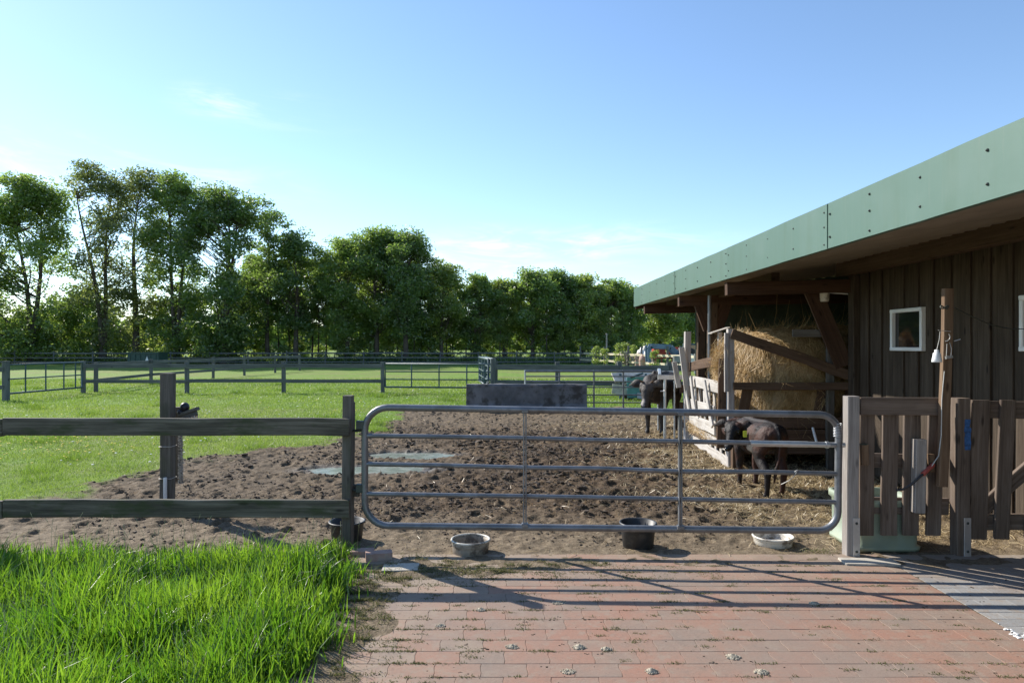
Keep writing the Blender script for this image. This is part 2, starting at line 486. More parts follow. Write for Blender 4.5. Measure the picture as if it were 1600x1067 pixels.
M['sand'] = mat_plain('pale_sand', (.46, .40, .30), .95, 0, .35, 70, .6, (.40, .33, .24), .5)
M['lime'] = mat_plain('white_lime', (.82, .8, .76), .9, 0, .1, 20, .3)
M['bark'] = mat_plain('tree_bark', (.07, .058, .045), .9, 0, .35, 3, .4)
M['clod'] = mat_plain('dark_mud_clods', (.062, .040, .023), .9, 0, .5, 9, .4, (.15, .115, .085), .7)
M['bowldirty'] = mat_plain('mud_splashed_bowl', (.34, .29, .23), .6, 0, .15, 6, .1, (.11, .085, .062), .95)
M['seed'] = mat_plain('pale_seed_heads', (.34, .33, .17), .7, 0, .3, 30)
M['eartag'] = mat_plain('yellow_tag', (.55, .6, .05), .5)
M['eye'] = mat_plain('dark_eye', (.008, .007, .007), .12)
M['horn'] = mat_plain('pale_horn', (.5, .46, .4), .5)
M['leafA'] = mat_leaf('mid_green_leaves', (.06, .115, .025), (.145, .225, .045), .56, ((.19, .32, .045), (.42, .56, .10)))
M['leafB'] = mat_leaf('olive_brown_leaves', (.062, .088, .028), (.135, .165, .05), .56, ((.18, .24, .05), (.37, .44, .11)))
M['leafC'] = mat_leaf('deep_green_leaves', (.042, .085, .022), (.105, .18, .04), .54, ((.14, .25, .04), (.34, .48, .085)))
M['leafD'] = mat_leaf('fresh_green_leaves', (.08, .135, .026), (.185, .255, .05), .58, ((.22, .32, .05), (.48, .58, .10)))
M['tallgrass'] = mat_leaf('tall_grass_blades', (.04, .115, .010), (.10, .21, .022), .52, ((.12, .30, .012), (.32, .52, .035)), .36, .05)
M['shortgrass'] = mat_leaf('pasture_blades', (.09, .165, .02), (.18, .26, .045), .5, ((.17, .30, .022), (.31, .42, .055)), .4, .04)
M['weeds'] = mat_leaf('joint_weeds', (.085, .10, .028), (.19, .18, .07), .35, None, .6, .02)
M['straw'] = mat_leaf('straw', (.30, .225, .12), (.58, .47, .28), .25, None, .4, .05)
M['hay'] = mat_leaf('hay', (.29, .185, .075), (.66, .475, .23), .12, None, .45, .04)

def mat_ground():
    m, nt, out = newmat('pasture_and_mud')
    tc = N(nt, 'ShaderNodeTexCoord').outputs['Object']
    mud = attr(nt, 'mud').outputs['Fac']; dry = attr(nt, 'dry').outputs['Fac']
    st = attr(nt, 'straw').outputs['Fac']; wet = attr(nt, 'wet').outputs['Fac']; lp = attr(nt, 'lump').outputs['Fac']
    n1 = noise(nt, tc, 2.2, 6, .6); n2 = noise(nt, tc, 14, 5, .65); n3 = noise(nt, tc, 70, 3, .6); nb = noise(nt, tc, .22, 5, .6)
    gr = ramp(nt, math2(nt, 'ADD', math2(nt, 'MULTIPLY', n1, .5), math2(nt, 'MULTIPLY', n2, .5)),
              [(.32, (.09, .165, .022)), (.5, (.145, .235, .032)), (.68, (.21, .295, .055))])
    gr = mixc(nt, mrange(nt, nb, .42, .60, 0, .75), gr, (.185, .205, .06))
    md = ramp(nt, math2(nt, 'ADD', math2(nt, 'MULTIPLY', n2, .6), math2(nt, 'MULTIPLY', n3, .4)),
              [(.34, (.026, .0165, .0085)), (.5, (.086, .056, .031)), (.67, (.19, .132, .078))])
    dd = ramp(nt, math2(nt, 'ADD', math2(nt, 'MULTIPLY', n2, .55), math2(nt, 'MULTIPLY', n3, .45)),
              [(.34, (.085, .063, .040)), (.5, (.195, .150, .098)), (.68, (.32, .258, .178))])
    nw = noise(nt, tc, .75, 5, .6); ns = noise(nt, tc, 30, 2, .8)
    md = mixc(nt, mrange(nt, nw, .45, .62, 0, .55), md, (.045, .031, .020))
    md = mixc(nt, mrange(nt, ns, .62, .72, 0, .5), md, (.24, .175, .105))
    c = mixc(nt, math2(nt, 'MULTIPLY', dry, .85), md, dd)
    c = mixc(nt, mrange(nt, n3, .4, .62, 0, .0), c, (.3, .2, .1))
    sn = noise(nt, tc, 38, 3, .7)
    c = mixc(nt, math2(nt, 'MULTIPLY', st, mrange(nt, sn, .46, .66, 0, .6)), c, (.34, .25, .13))
    c = mixc(nt, math2(nt, 'MULTIPLY', wet, .7), c, (.07, .065, .055))
    col = mixc(nt, mud, gr, c)
    rg = math2(nt, 'SUBTRACT', .92, math2(nt, 'MULTIPLY', wet, .45))
    hh = math2(nt, 'ADD', n2, math2(nt, 'MULTIPLY', n3, .5))
    finish(nt, out, col, rg, 0, bump(nt, hh, .7, .02), .2)
    return m
M['ground'] = mat_ground()
def mat_paver(name, red):
    m, nt, out = newmat(name)
    tc = N(nt, 'ShaderNodeTexCoord').outputs['Object']
    r = attr(nt, 'rnd').outputs['Fac']; dust = attr(nt, 'dust').outputs['Fac']
    n1 = noise(nt, tc, 5, 5, .6); n2 = noise(nt, tc, 60, 4, .7); n3 = noise(nt, tc, 1.6, 4, .6)
    rr = math2(nt, 'ADD', math2(nt, 'ADD', math2(nt, 'MULTIPLY', r, .5), .27), math2(nt, 'ADD', math2(nt, 'MULTIPLY', math2(nt, 'SUBTRACT', n1, .5), 1.1), math2(nt, 'MULTIPLY', math2(nt, 'SUBTRACT', n3, .5), .7)))
    if red:
        col = ramp(nt, rr, [(.10, (.225, .170, .138)), (.40, (.265, .172, .130)), (.6, (.298, .165, .118)), (.9, (.318, .148, .100))])
    else:
        col = ramp(nt, rr, [(.2, (.21, .225, .235)), (.5, (.26, .272, .28)), (.8, (.31, .318, .318))])
    col = mixc(nt, mrange(nt, n2, .52, .75, 0, .5), col, (.15, .12, .10))
    col = mixc(nt, mrange(nt, n2, .45, .25, 0, .4), col, (.36, .29, .245))
    n4 = noise(nt, tc, 11, 6, .7); n5 = noise(nt, tc, 28, 4, .7)
    col = mixc(nt, mrange(nt, n5, .54, .70, 0, .45), col, (.17, .125, .10))
    col = mixc(nt, mrange(nt, n4, .50, .64, 0, .6), col, (.29, .225, .175))
    n6 = noise(nt, tc, .9, 5, .65); n7 = noise(nt, tc, 130, 3, .7)
    col = mixc(nt, mrange(nt, n6, .48, .62, 0, .55), col, (.235, .175, .145))
    col = mixc(nt, mrange(nt, n7, .56, .70, 0, .55), col, (.11, .085, .065))
    dn = math2(nt, 'ADD', dust, math2(nt, 'ADD', math2(nt, 'MULTIPLY', math2(nt, 'SUBTRACT', n1, .5), .9), math2(nt, 'MULTIPLY', math2(nt, 'SUBTRACT', n5, .5), .8)))
    col = mixc(nt, mrange(nt, dn, .2, .95, 0.2, .9), col, (.32, .258, .192))
    finish(nt, out, col, .85, 0, bump(nt, n2, .35, .004), .3)
    return m
M['redpav'] = mat_paver('red_brick_pavers', True)
M['greypav'] = mat_paver('grey_pavers', False)
def mat_water():
    m, nt, out = newmat('murky_water')
    tc = N(nt, 'ShaderNodeTexCoord').outputs['Object']
    n = noise(nt, tc, 6, 4, .6)
    c = mixc(nt, mrange(nt, n, .4, .65), (.23, .26, .22), (.36, .39, .34))
    n2 = noise(nt, tc, 14, 2, .5)
    finish(nt, out, c, .10, 0, bump(nt, n2, .03, .01), .6)
    return m
M['water'] = mat_water()
def mat_glass():
    m, nt, out = newmat('dark_window_glass')
    finish(nt, out, (.012, .012, .014), .04, 0, None, .8)
    return m
M['glass'] = mat_glass()
def mat_hide(name, base, second, bands, spotz=None):
    m, nt, out = newmat(name)
    tc = N(nt, 'ShaderNodeTexCoord').outputs['Object']
    n1 = noise(nt, tc, 3.2, 4, .55, None, .6); n2 = noise(nt, tc, 30, 4, .7); n3 = noise(nt, tc, 9, 4, .6, (1, 1, .35))
    c = mixc(nt, mrange(nt, n1, *bands), base, second)
    c = mixc(nt, mrange(nt, n2, .5, .75, 0, .45), c, tuple(min(1, x * 1.9 + .02) for x in base))
    if spotz:
        for (p, rad, colr) in spotz:
            sb = N(nt, 'ShaderNodeVectorMath', _operation='DISTANCE'); nt.links.new(tc, sb.inputs[0]); sb.inputs[1].default_value = p
            dsum = math2(nt, 'ADD', sb.outputs['Value'], math2(nt, 'MULTIPLY', math2(nt, 'SUBTRACT', n3, .5), rad * 1.1))
            c = mixc(nt, mrange(nt, dsum, rad, rad * .72), c, colr)
    finish(nt, out, c, .6, 0, bump(nt, math2(nt, 'ADD', n2, n3), .7, .015), .28)
    return m

# ------------------------------------------------------------------ the ground (one sheet to the horizon)
def axis(fine0, fine1, step, far, grow=1.25):
    a = list(np.arange(fine0, fine1, step)); s = step
    up = []; x = a[-1]
    while x < far: s *= grow; x += s; up.append(x)
    dn = []; x = a[0]; s = step
    while x > -far: s *= grow; x -= s; dn.append(x)
    return np.array(dn[::-1] + a + up)
def build_ground():
    xs = axis(-5.6, 6.0, 0.024, 900)
    ys = [4.5]
    while ys[-1] < 19.5: ys.append(ys[-1] * 1.0036)
    s = .07
    while ys[-1] < 1500: s *= 1.14; ys.append(ys[-1] + s)
    pre = [4.45, 4.38, 4.3, 4.2, 4.1, 4.0, 3.85, 3.7, 3.5, 3.3, 3.1, 2.9, 2.6, 2.2, 1.5, 0, -3, -10, -40]
    ys = np.array(pre[::-1] + ys)
    X, Y = np.meshgrid(xs, ys); nx, ny = len(xs), len(ys)
    x, y = X.ravel(), Y.ravel()
    z = height(x, y)
    i = np.arange(nx * ny).reshape(ny, nx)
    q = np.stack([i[:-1, :-1], i[:-1, 1:], i[1:, 1:], i[1:, :-1]], -1).reshape(-1, 4)
    o = mesh_np('ground', np.stack([x, y, z], 1), [q], M['ground'], None,
                {'mud': mud_mask(x, y), 'dry': dry_mask(x, y), 'straw': straw_mask(x, y),
                 'wet': sstep(-.55, .15, puddle(x, y)), 'lump': np.clip(z * 10, 0, 1)}, True)
    setp(o, 'green pasture running into churned brown mud in the cattle yard', 'ground', None, 'structure')
build_ground()

# puddle: one sheet of water lying in the hollows
def build_puddle():
    n = 90
    xs = np.linspace(-3.1, -.4, n); ys = np.linspace(8.1, 11.0, n)
    X, Y = np.meshgrid(xs, ys); p = puddle(X, Y)
    i = np.arange(n * n).reshape(n, n)
    keep = (p[:-1, :-1] > -.1) & (p[1:, 1:] > -.1)
    q = np.stack([i[:-1, :-1], i[:-1, 1:], i[1:, 1:], i[1:, :-1]], -1)[keep]
    o = mesh_np('puddle', np.stack([X.ravel(), Y.ravel(), np.full(n * n, -.011)], 1), [q.reshape(-1, 4)], M['water'], None, None, True)
    setp(o, 'milky turquoise puddle lying in the mud behind the gate', 'puddle', None, 'structure')
build_puddle()

# ------------------------------------------------------------------ pavers
def pavers(name, x0, x1, y0, y1, wx, hy, mat, label, amp, stagger=.5, rot=False):
    V, Q8, Q4, RN, DU = [], [], [], [], []
    prof = [(0, 0), (.28, amp), (.72, -amp), (1, 0)]
    r = np.random.default_rng(5)
    row = 0; y = y0
    while y < y1:
        x = x0 - (wx * stagger if row % 2 else 0)
        while x < x1:
            a, b = max(x, x0), min(x + wx, x1)
            if b - a > .05:
                la = [(a + o * .3, y + f * hy) for f, o in prof]
                ra = [(b + o * .3, y + f * hy) for f, o in prof]
                poly = np.array(la[:1] + ra + la[:0:-1])[:, :]
                poly = np.array([la[0], ra[0], ra[1], ra[2], ra[3], la[3], la[2], la[1]])
                c = poly.mean(0); d = poly - c
                sc1 = 1 - np.array([.0010 / (b - a) * 2, .0010 / hy * 2]); sc2 = 1 - np.array([.0024 / (b - a) * 2, .0024 / hy * 2])
                zt = .012 + np.clip(r.normal(0, .0006), -.001, .0015); tx, ty = r.normal(0, .003, 2)
                base = len(V)
                for (s_, zz) in ((sc1, -.03), (sc1, zt - .0012), (sc2, zt)):
                    for p in d * s_:
                        V.append((c[0] + p[0], c[1] + p[1], zz + (tx * p[0] + ty * p[1] if zz > 0 else 0)))
                Q8.append([base + 16 + k for k in range(8)])
                for k in range(8):
                    k2 = (k + 1) % 8
                    Q4.append([base + k, base + k2, base + 8 + k2, base + 8 + k]); Q4.append([base + 8 + k, base + 8 + k2, base + 16 + k2, base + 16 + k])
                rv = r.random()
                du = float(.55 * sstep(.6, -1.0, np.array(c[0])) + .5 * sstep(4.3, 5.2, np.array(c[1])) + r.normal(0, .06) + (.1 if not mat == M['redpav'] else 0))
                RN += [rv] * 24; DU += [du] * 24
            x += wx
        y += hy; row += 1
    o = mesh_np(name, np.array(V), [np.array(Q8), np.array(Q4)], mat, None, {'rnd': RN, 'dust': DU})
    setp(o, label, 'paving', None, 'structure')
pavers('brick_paving', -1.45, 2.86, 2.1, 5.3, .235, .142, M['redpav'], 'red and mauve interlocking brick paving in front of the gate', .014)
pavers('grey_paving', 2.87, 7.0, 2.1, 5.3, .21, .105, M['greypav'], 'smooth grey paving strip along the barn side', .0)

# ------------------------------------------------------------------ blades (grass, straw, hay)
def blades(x, y, z, h, w, az, lean, curl, seg=3, rnd=None, face=None):
    n = len(x); t = np.linspace(0, 1, seg + 1)
    if face is None: face = rng.uniform(0, 2 * np.pi, n)
    vs = []
    for k, tk in enumerate(t):
        out = lean * tk + curl * tk * tk
        up = tk * (1 - .35 * np.clip(curl, 0, 1) * tk)
        cx = x + np.cos(az) * h * out; cy = y + np.sin(az) * h * out; cz = z + h * up
        ww = w * (1 - tk ** 1.8) * .5 if k < seg else np.zeros(n)
        dx, dy = np.cos(face) * ww, np.sin(face) * ww
        if k < seg:
            vs += [np.stack([cx - dx, cy - dy, cz], 1), np.stack([cx + dx, cy + dy, cz], 1)]
        else:
            vs += [np.stack([cx, cy, cz], 1)]
    V = np.stack(vs, 1); m = 2 * seg + 1
    b = (np.arange(n) * m)[:, None]
    Q = [np.concatenate([b + 2 * k, b + 2 * k + 1, b + 2 * k + 3, b + 2 * k + 2], 1) for k in range(seg - 1)]
    T = np.concatenate([b + 2 * seg - 2, b + 2 * seg - 1, b + 2 * seg], 1)
    R = np.repeat(rng.random(n) if rnd is None else rnd, m)
    polys = ([np.concatenate(Q)] if Q else []) + [T]
    return V.reshape(-1, 3), polys, R

def tall_grass():
    n = 64000
    x = rng.uniform(-5.6, -.72, n); y = rng.uniform(2.25, 5.45, n)
    nz = fbm(x * 2, y * 2, 3, 91) - .5
    edge = -1.02 + nz * .34 - .05 * (5 - y) + np.abs(rng.normal(0, .09, n)) * (rng.random(n) < .35)
    back = 5.16 + nz * .3 + .18 * sstep(-1.9, -1.2, x)
    keep = (x < edge) & (y < back + np.abs(rng.normal(0, .1, n)) * (rng.random(n) < .3)) & (rng.random(n) < .15 + 1.5 * fbm(x * 4, y * 4, 2, 93))
    keep &= np.hypot(x + 1.04, y - 5.18) > .24
    x, y, nz = x[keep], y[keep], nz[keep]; n = len(x)
    ed = np.clip((-.95 - x) / .5, .3, 1) * np.clip((5.35 - y) / .5, .35, 1)
    h = rng.uniform(.10, .30, n) * (.45 + 1.1 * fbm(x * 3.2, y * 3.2, 2, 95)) * (.45 + .55 * ed)
    tuft = fbm(x * 5, y * 5, 2, 97) * 10
    az = tuft + rng.normal(0, 1.6, n)
    o = blades(x, y, height(x, y) - .01, h, rng.uniform(.006, .0145, n), az, rng.uniform(-.1, .3, n), rng.gamma(1.5, .2, n), 5,
               np.clip(rng.normal(.42, .26, n) + (fbm(x * 3.5, y * 3.5, 2, 99) - .5) * 1.1, 0, 1))
    ob = mesh_np('tall_grass', o[0], o[1], M['tallgrass'], None, {'rnd': o[2]})
    setp(ob, 'lush tall grass beside the paving, below the rail fence', 'grass', None, 'stuff')
    # withered blades and small seed heads among the green
    n = 60
    x = rng.uniform(-5.2, -1.1, n); y = rng.uniform(2.3, 5.0, n)
    h = rng.uniform(.10, .22, n)
    o = blades(x, y, height(x, y), h, rng.uniform(.003, .008, n), rng.uniform(0, 6.3, n), rng.uniform(.1, .6, n), rng.gamma(2, .3, n), 4)
    ob = mesh_np('dry_grass', o[0], o[1], M['weeds'], None, {'rnd': o[2]})
    setp(ob, 'thin withered blades scattered in the tall grass', 'grass', None, 'stuff')
tall_grass()
def seed_stems():
    n = 420
    x = rng.uniform(-5.2, -1.05, n); y = rng.uniform(2.3, 5.15, n)
    h = rng.uniform(.22, .40, n); az = rng.uniform(0, 6.3, n); ln = rng.uniform(.05, .3, n)
    mb = MB()
    for a, b, z, hh, q, l in zip(x, y, height(x, y), h, az, ln):
        p0 = Vector((a, b, z)); p1 = p0 + Vector((math.cos(q) * l * hh * .5, math.sin(q) * l * hh * .5, hh * .7)); p2 = p0 + Vector((math.cos(q) * l * hh * 1.2, math.sin(q) * l * hh * 1.2, hh))
        mb.tube([p0, p1, p2], [.0012, .001, .0008], 3, False, False)
        d = (p2 - p1).normalized() * .008
        for k in range(5): mb.tube([p2 - d * k, p2 - d * (k - .9) + Vector((random.gauss(0, .003), random.gauss(0, .003), 0))], [.0022, .0006], 4, False, False)
    mb.build('grass_seed_stems', M['seed'], None, 'thin stems with pale seed heads standing in the tall grass', 'grass', None, 'stuff')
    # low broad leaved weeds among the blades
    n = 5200; k = 150
    cx = rng.uniform(-5.0, -1.25, k); cy = rng.uniform(2.3, 5.2, k); i = rng.integers(0, k, n)
    x = cx[i] + rng.normal(0, .035, n); y = cy[i] + rng.normal(0, .035, n)
    o = blades(x, y, height(x, y), rng.uniform(.05, .17, n), rng.uniform(.012, .028, n), rng.uniform(0, 6.3, n), rng.uniform(.2, .9, n), rng.uniform(.2, .8, n), 4, rng.uniform(0, .6, n))
    ob = mesh_np('broad_weeds', o[0], o[1], M['leafC'], None, {'rnd': o[2]})
    setp(ob, 'low broad leaved weeds among the tall grass', 'weeds', None, 'stuff')
seed_stems()

def short_grass():
    n = 420000
    yy = 6.2 * (34 / 6.2) ** rng.random(n)
    xx = rng.uniform(-.82, .42, n) * yy
    m = mud_mask(xx, yy)
    keep = (rng.random(n) > m * 1.02)
    keep &= ~((xx > 2.2) & (yy < 17.6))
    x, y, m = xx[keep], yy[keep], m[keep]; n = len(x)
    pt = fbm(x * 1.2, y * 1.2, 3, 101)
    h = rng.uniform(.02, .055, n) * (.5 + 1.1 * pt) * (1 - .5 * m) * np.clip(.7 + y / 28, .8, 1.6)
    w = np.clip(.0026 * y / 6, .003, .02) * rng.uniform(.8, 1.6, n)
    o = blades(x, y, height(x, y) - .004, h, w, rng.uniform(0, 6.3, n), rng.uniform(.1, .8, n), rng.uniform(0, .6, n), 2,
               np.clip(rng.normal(.5, .22, n) + (pt - .5) * .8 + (fbm(x * .35, y * .35, 3, 103) - .5) * 1.6, 0, 1))
    ob = mesh_np('pasture_grass', o[0], o[1], M['shortgrass'], None, {'rnd': o[2]})
    setp(ob, 'short grazed grass covering the pasture', 'grass', None, 'stuff')
    # tussocks
    n = 9000; k = 70
    cy = 7.5 * (30 / 7.5) ** rng.random(k); cx = rng.uniform(-.78, .1, k) * cy
    ok = mud_mask(cx, cy) < .35
    cx, cy = cx[ok], cy[ok]; k = len(cx)
    i = rng.integers(0, k, n)
    x = cx[i] + rng.normal(0, .16, n); y = cy[i] + rng.normal(0, .13, n)
    o = blades(x, y, height(x, y), rng.uniform(.06, .17, n), np.clip(.003 * y / 6, .004, .016), rng.uniform(0, 6.3, n), rng.uniform(.1, .7, n),
               rng.uniform(0, .6, n), 3, rng.uniform(0, .6, n))
    ob = mesh_np('grass_tussocks', o[0], o[1], M['shortgrass'], None, {'rnd': o[2]})
    setp(ob, 'darker uneaten tussocks dotted over the pasture', 'grass', None, 'stuff')
    # yellow and white meadow flowers
    for nm, mt, lab, k, reg in (('buttercups', M['flower'], 'yellow buttercups in the pasture left of the thick post', 150, ((-7.6, 1.0), (10.9, .8))),
                                ('daisies', M['daisy'], 'tiny white daisies scattered in the pasture', 260, None)):
        if reg:
            x = np.concatenate([rng.normal(reg[0][0], reg[0][1], k), rng.uniform(-14, -3, 60)]); y = np.concatenate([rng.normal(reg[1][0], reg[1][1], k), rng.uniform(12, 26, 60)])
        else:
            y = 9 * (28 / 9) ** rng.random(k); x = rng.uniform(-.75, .25, k) * y
        ok = mud_mask(x, y) < .2
        mb = MB()
        for a, b, c in zip(x[ok], y[ok], height(x[ok], y[ok])):
            s = random.uniform(.009, .016) * (1 + b / 25)
            mb.lathe([(0.001, 0), (s, .006), (s * .7, .012), (.001, .010)], (a, b, c + random.uniform(.03, .08)), 6)
        mb.build(nm, mt, None, lab, 'flowers', None, 'stuff')
short_grass()

def straw_litter():
    n = 120000
    x = rng.uniform(-2.5, 6.2, n); y = 5.3 * (15 / 5.3) ** rng.random(n)
    s = straw_mask(x, y)
    keep = rng.random(n) < np.clip(s ** 1.4 * (.25 + 2.2 * np.maximum(0, fbm(x * 2.1, y * 2.1, 3, 55) - .42) * 3) + .014, 0, 1)
    keep &= (puddle(x, y) < -.2)
    x, y = x[keep], y[keep]; n = len(x)
    L = rng.uniform(.03, .17, n); az = rng.uniform(0, np.pi * 2, n)
    w = np.clip(.0022 * y / 6, .0025, .006) * rng.uniform(.7, 1.5, n)
    z0 = height(x, y); dx, dy = np.cos(az) * L / 2, np.sin(az) * L / 2
    za = height(x - dx, y - dy); zb = height(x + dx, y + dy)
    lift = rng.gamma(1.5, .008, n)
    nx_, ny_ = -np.sin(az) * w / 2, np.cos(az) * w / 2
    tw = rng.uniform(-.5, .5, n) * w
    A = np.stack([x - dx - nx_, y - dy - ny_, za + .006 - tw], 1); B = np.stack([x - dx + nx_, y - dy + ny_, za + .006 + tw], 1)
    zm = np.maximum(z0, (za + zb) / 2) + .006 + lift
    C = np.stack([x - nx_, y - ny_, zm - tw], 1); D = np.stack([x + nx_, y + ny_, zm + tw], 1)
    E = np.stack([x + dx - nx_, y + dy - ny_, zb + .006 - tw], 1); G = np.stack([x + dx + nx_, y + dy + ny_, zb + .006 + tw], 1)
    V = np.stack([A, B, C, D, E, G], 1).reshape(-1, 3); b = (np.arange(n) * 6)[:, None]
    Q = np.concatenate([np.concatenate([b, b + 1, b + 3, b + 2], 1), np.concatenate([b + 2, b + 3, b + 5, b + 4], 1)])
    ob = mesh_np('straw_litter', V, [Q], M['straw'], None, {'rnd': np.repeat(rng.random(n), 6)})
    setp(ob, 'loose straw trodden into the mud around the hay rack', 'straw', None, 'stuff')
straw_litter()

def mud_clods():
    ico = np.array([(0, 0, 1), (.89, 0, .45), (.28, .85, .45), (-.72, .53, .45), (-.72, -.53, .45), (.28, -.85, .45),
                    (.72, .53, -.45), (-.28, .85, -.45), (-.89, 0, -.45), (-.28, -.85, -.45), (.72, -.53, -.45), (0, 0, -1)])
    fc = np.array([(0, 1, 2), (0, 2, 3), (0, 3, 4), (0, 4, 5), (0, 5, 1), (1, 6, 2), (2, 7, 3), (3, 8, 4), (4, 9, 5), (5, 10, 1),
                   (6, 7, 2), (7, 8, 3), (8, 9, 4), (9, 10, 5), (10, 6, 1), (11, 7, 6), (11, 8, 7), (11, 9, 8), (11, 10, 9), (11, 6, 10)])
    n = 70000
    y = 5.5 * (18 / 5.5) ** rng.random(n); x = rng.uniform(-.65, .62, n) * y
    keep = (mud_mask(x, y) > .6) & (puddle(x, y) < -.15) & (x < 6)
    den = .12 + 1.3 * np.maximum(0, fbm(x * 1.6, y * 1.6, 3, 121) - .38) * 3 * (1 - .75 * dry_mask(x, y))
    keep &= rng.random(n) < den
    x, y = x[keep], y[keep]; n = len(x)
    s = np.clip(rng.gamma(1.5, .0058, n), .0035, .032) * (1 - .4 * dry_mask(x, y)) * (1 - .45 * straw_mask(x, y)) * np.clip(y / 8, .8, 1.5)
    V = ico[None] * (s[:, None, None] * rng.uniform(.35, 1.55, (n, 12, 1))) * np.array([1.25, 1.0, .6])
    a = rng.uniform(0, 6.28, n); c_, s_ = np.cos(a)[:, None], np.sin(a)[:, None]
    V = np.stack([V[..., 0] * c_ - V[..., 1] * s_ + x[:, None], V[..., 0] * s_ + V[..., 1] * c_ + y[:, None], V[..., 2] + (height(x, y) + s * .15)[:, None]], -1).reshape(-1, 3)
    T = (fc[None] + (np.arange(n) * 12)[:, None, None]).reshape(-1, 3)
    o = mesh_np('mud_clods', V, [T], M['clod'], None, {'mud': np.ones(n * 12)}, False)
    setp(o, 'dark clods of trodden mud and dung strewn over the yard', 'clods', None, 'stuff')
mud_clods()

def paving_weeds():
    xs, ys = [], []
    r = np.random.default_rng(17)
    for k in range(1000):
        row = r.integers(0, 22); yj = 2.1 + row * .142
        xj = -1.25 + 4.1 * r.random() ** 1.6
        if r.random() < .3: yj += r.uniform(0, .142)
        p = 1.0 if xj < .2 else .55
        if yj > 4.75: p = 1
        if r.random() > p: continue
        m = r.integers(14, 46)
        xs.append(xj + r.normal(0, .026, m)); ys.append(yj + r.normal(0, .007, m))
    for k in range(90):      # along the ragged rear and left edge
        if r.random() < .6: cx, cy = r.uniform(-1.0, 1.6), 4.75 + r.normal(.12, .12)
        else: cx, cy = r.normal(-.85, .12), r.uniform(3.2, 5.1)
        m = r.integers(20, 60); xs.append(cx + r.normal(0, .05, m)); ys.append(cy + r.normal(0, .03, m))
    for cx, cy, m in ((-1.32, 5.3, 300), (2.42, 5.45, 160), (-2.95, 6.75, 240), (.95, 5.0, 120), (-.1, 4.97, 140), (-.75, 5.28, 220)):
        xs.append(cx + r.normal(0, .1, m)); ys.append(cy + r.normal(0, .05, m))
    x = np.concatenate(xs); y = np.concatenate(ys); k_ = np.hypot(x + 1.02, y - 5.22) > .16; x, y = x[k_], y[k_]; n = len(x)
    p = pav_mask(x, y)
    z = np.where(p > .5, .0106, height(x, y))
    h = r.uniform(.004, .013, n) * (1 + 1.3 * (p < .5))
    o = blades(x, y, z, h, r.uniform(.003, .007, n), r.uniform(0, 6.3, n), r.uniform(.3, 1.6, n), r.uniform(0, .6, n), 2, r.random(n))
    ob = mesh_np('paving_weeds', o[0], o[1], M['weeds'], None, {'rnd': o[2]})
    setp(ob, 'low weeds and moss growing in the paving joints', 'weeds', None, 'stuff')
paving_weeds()

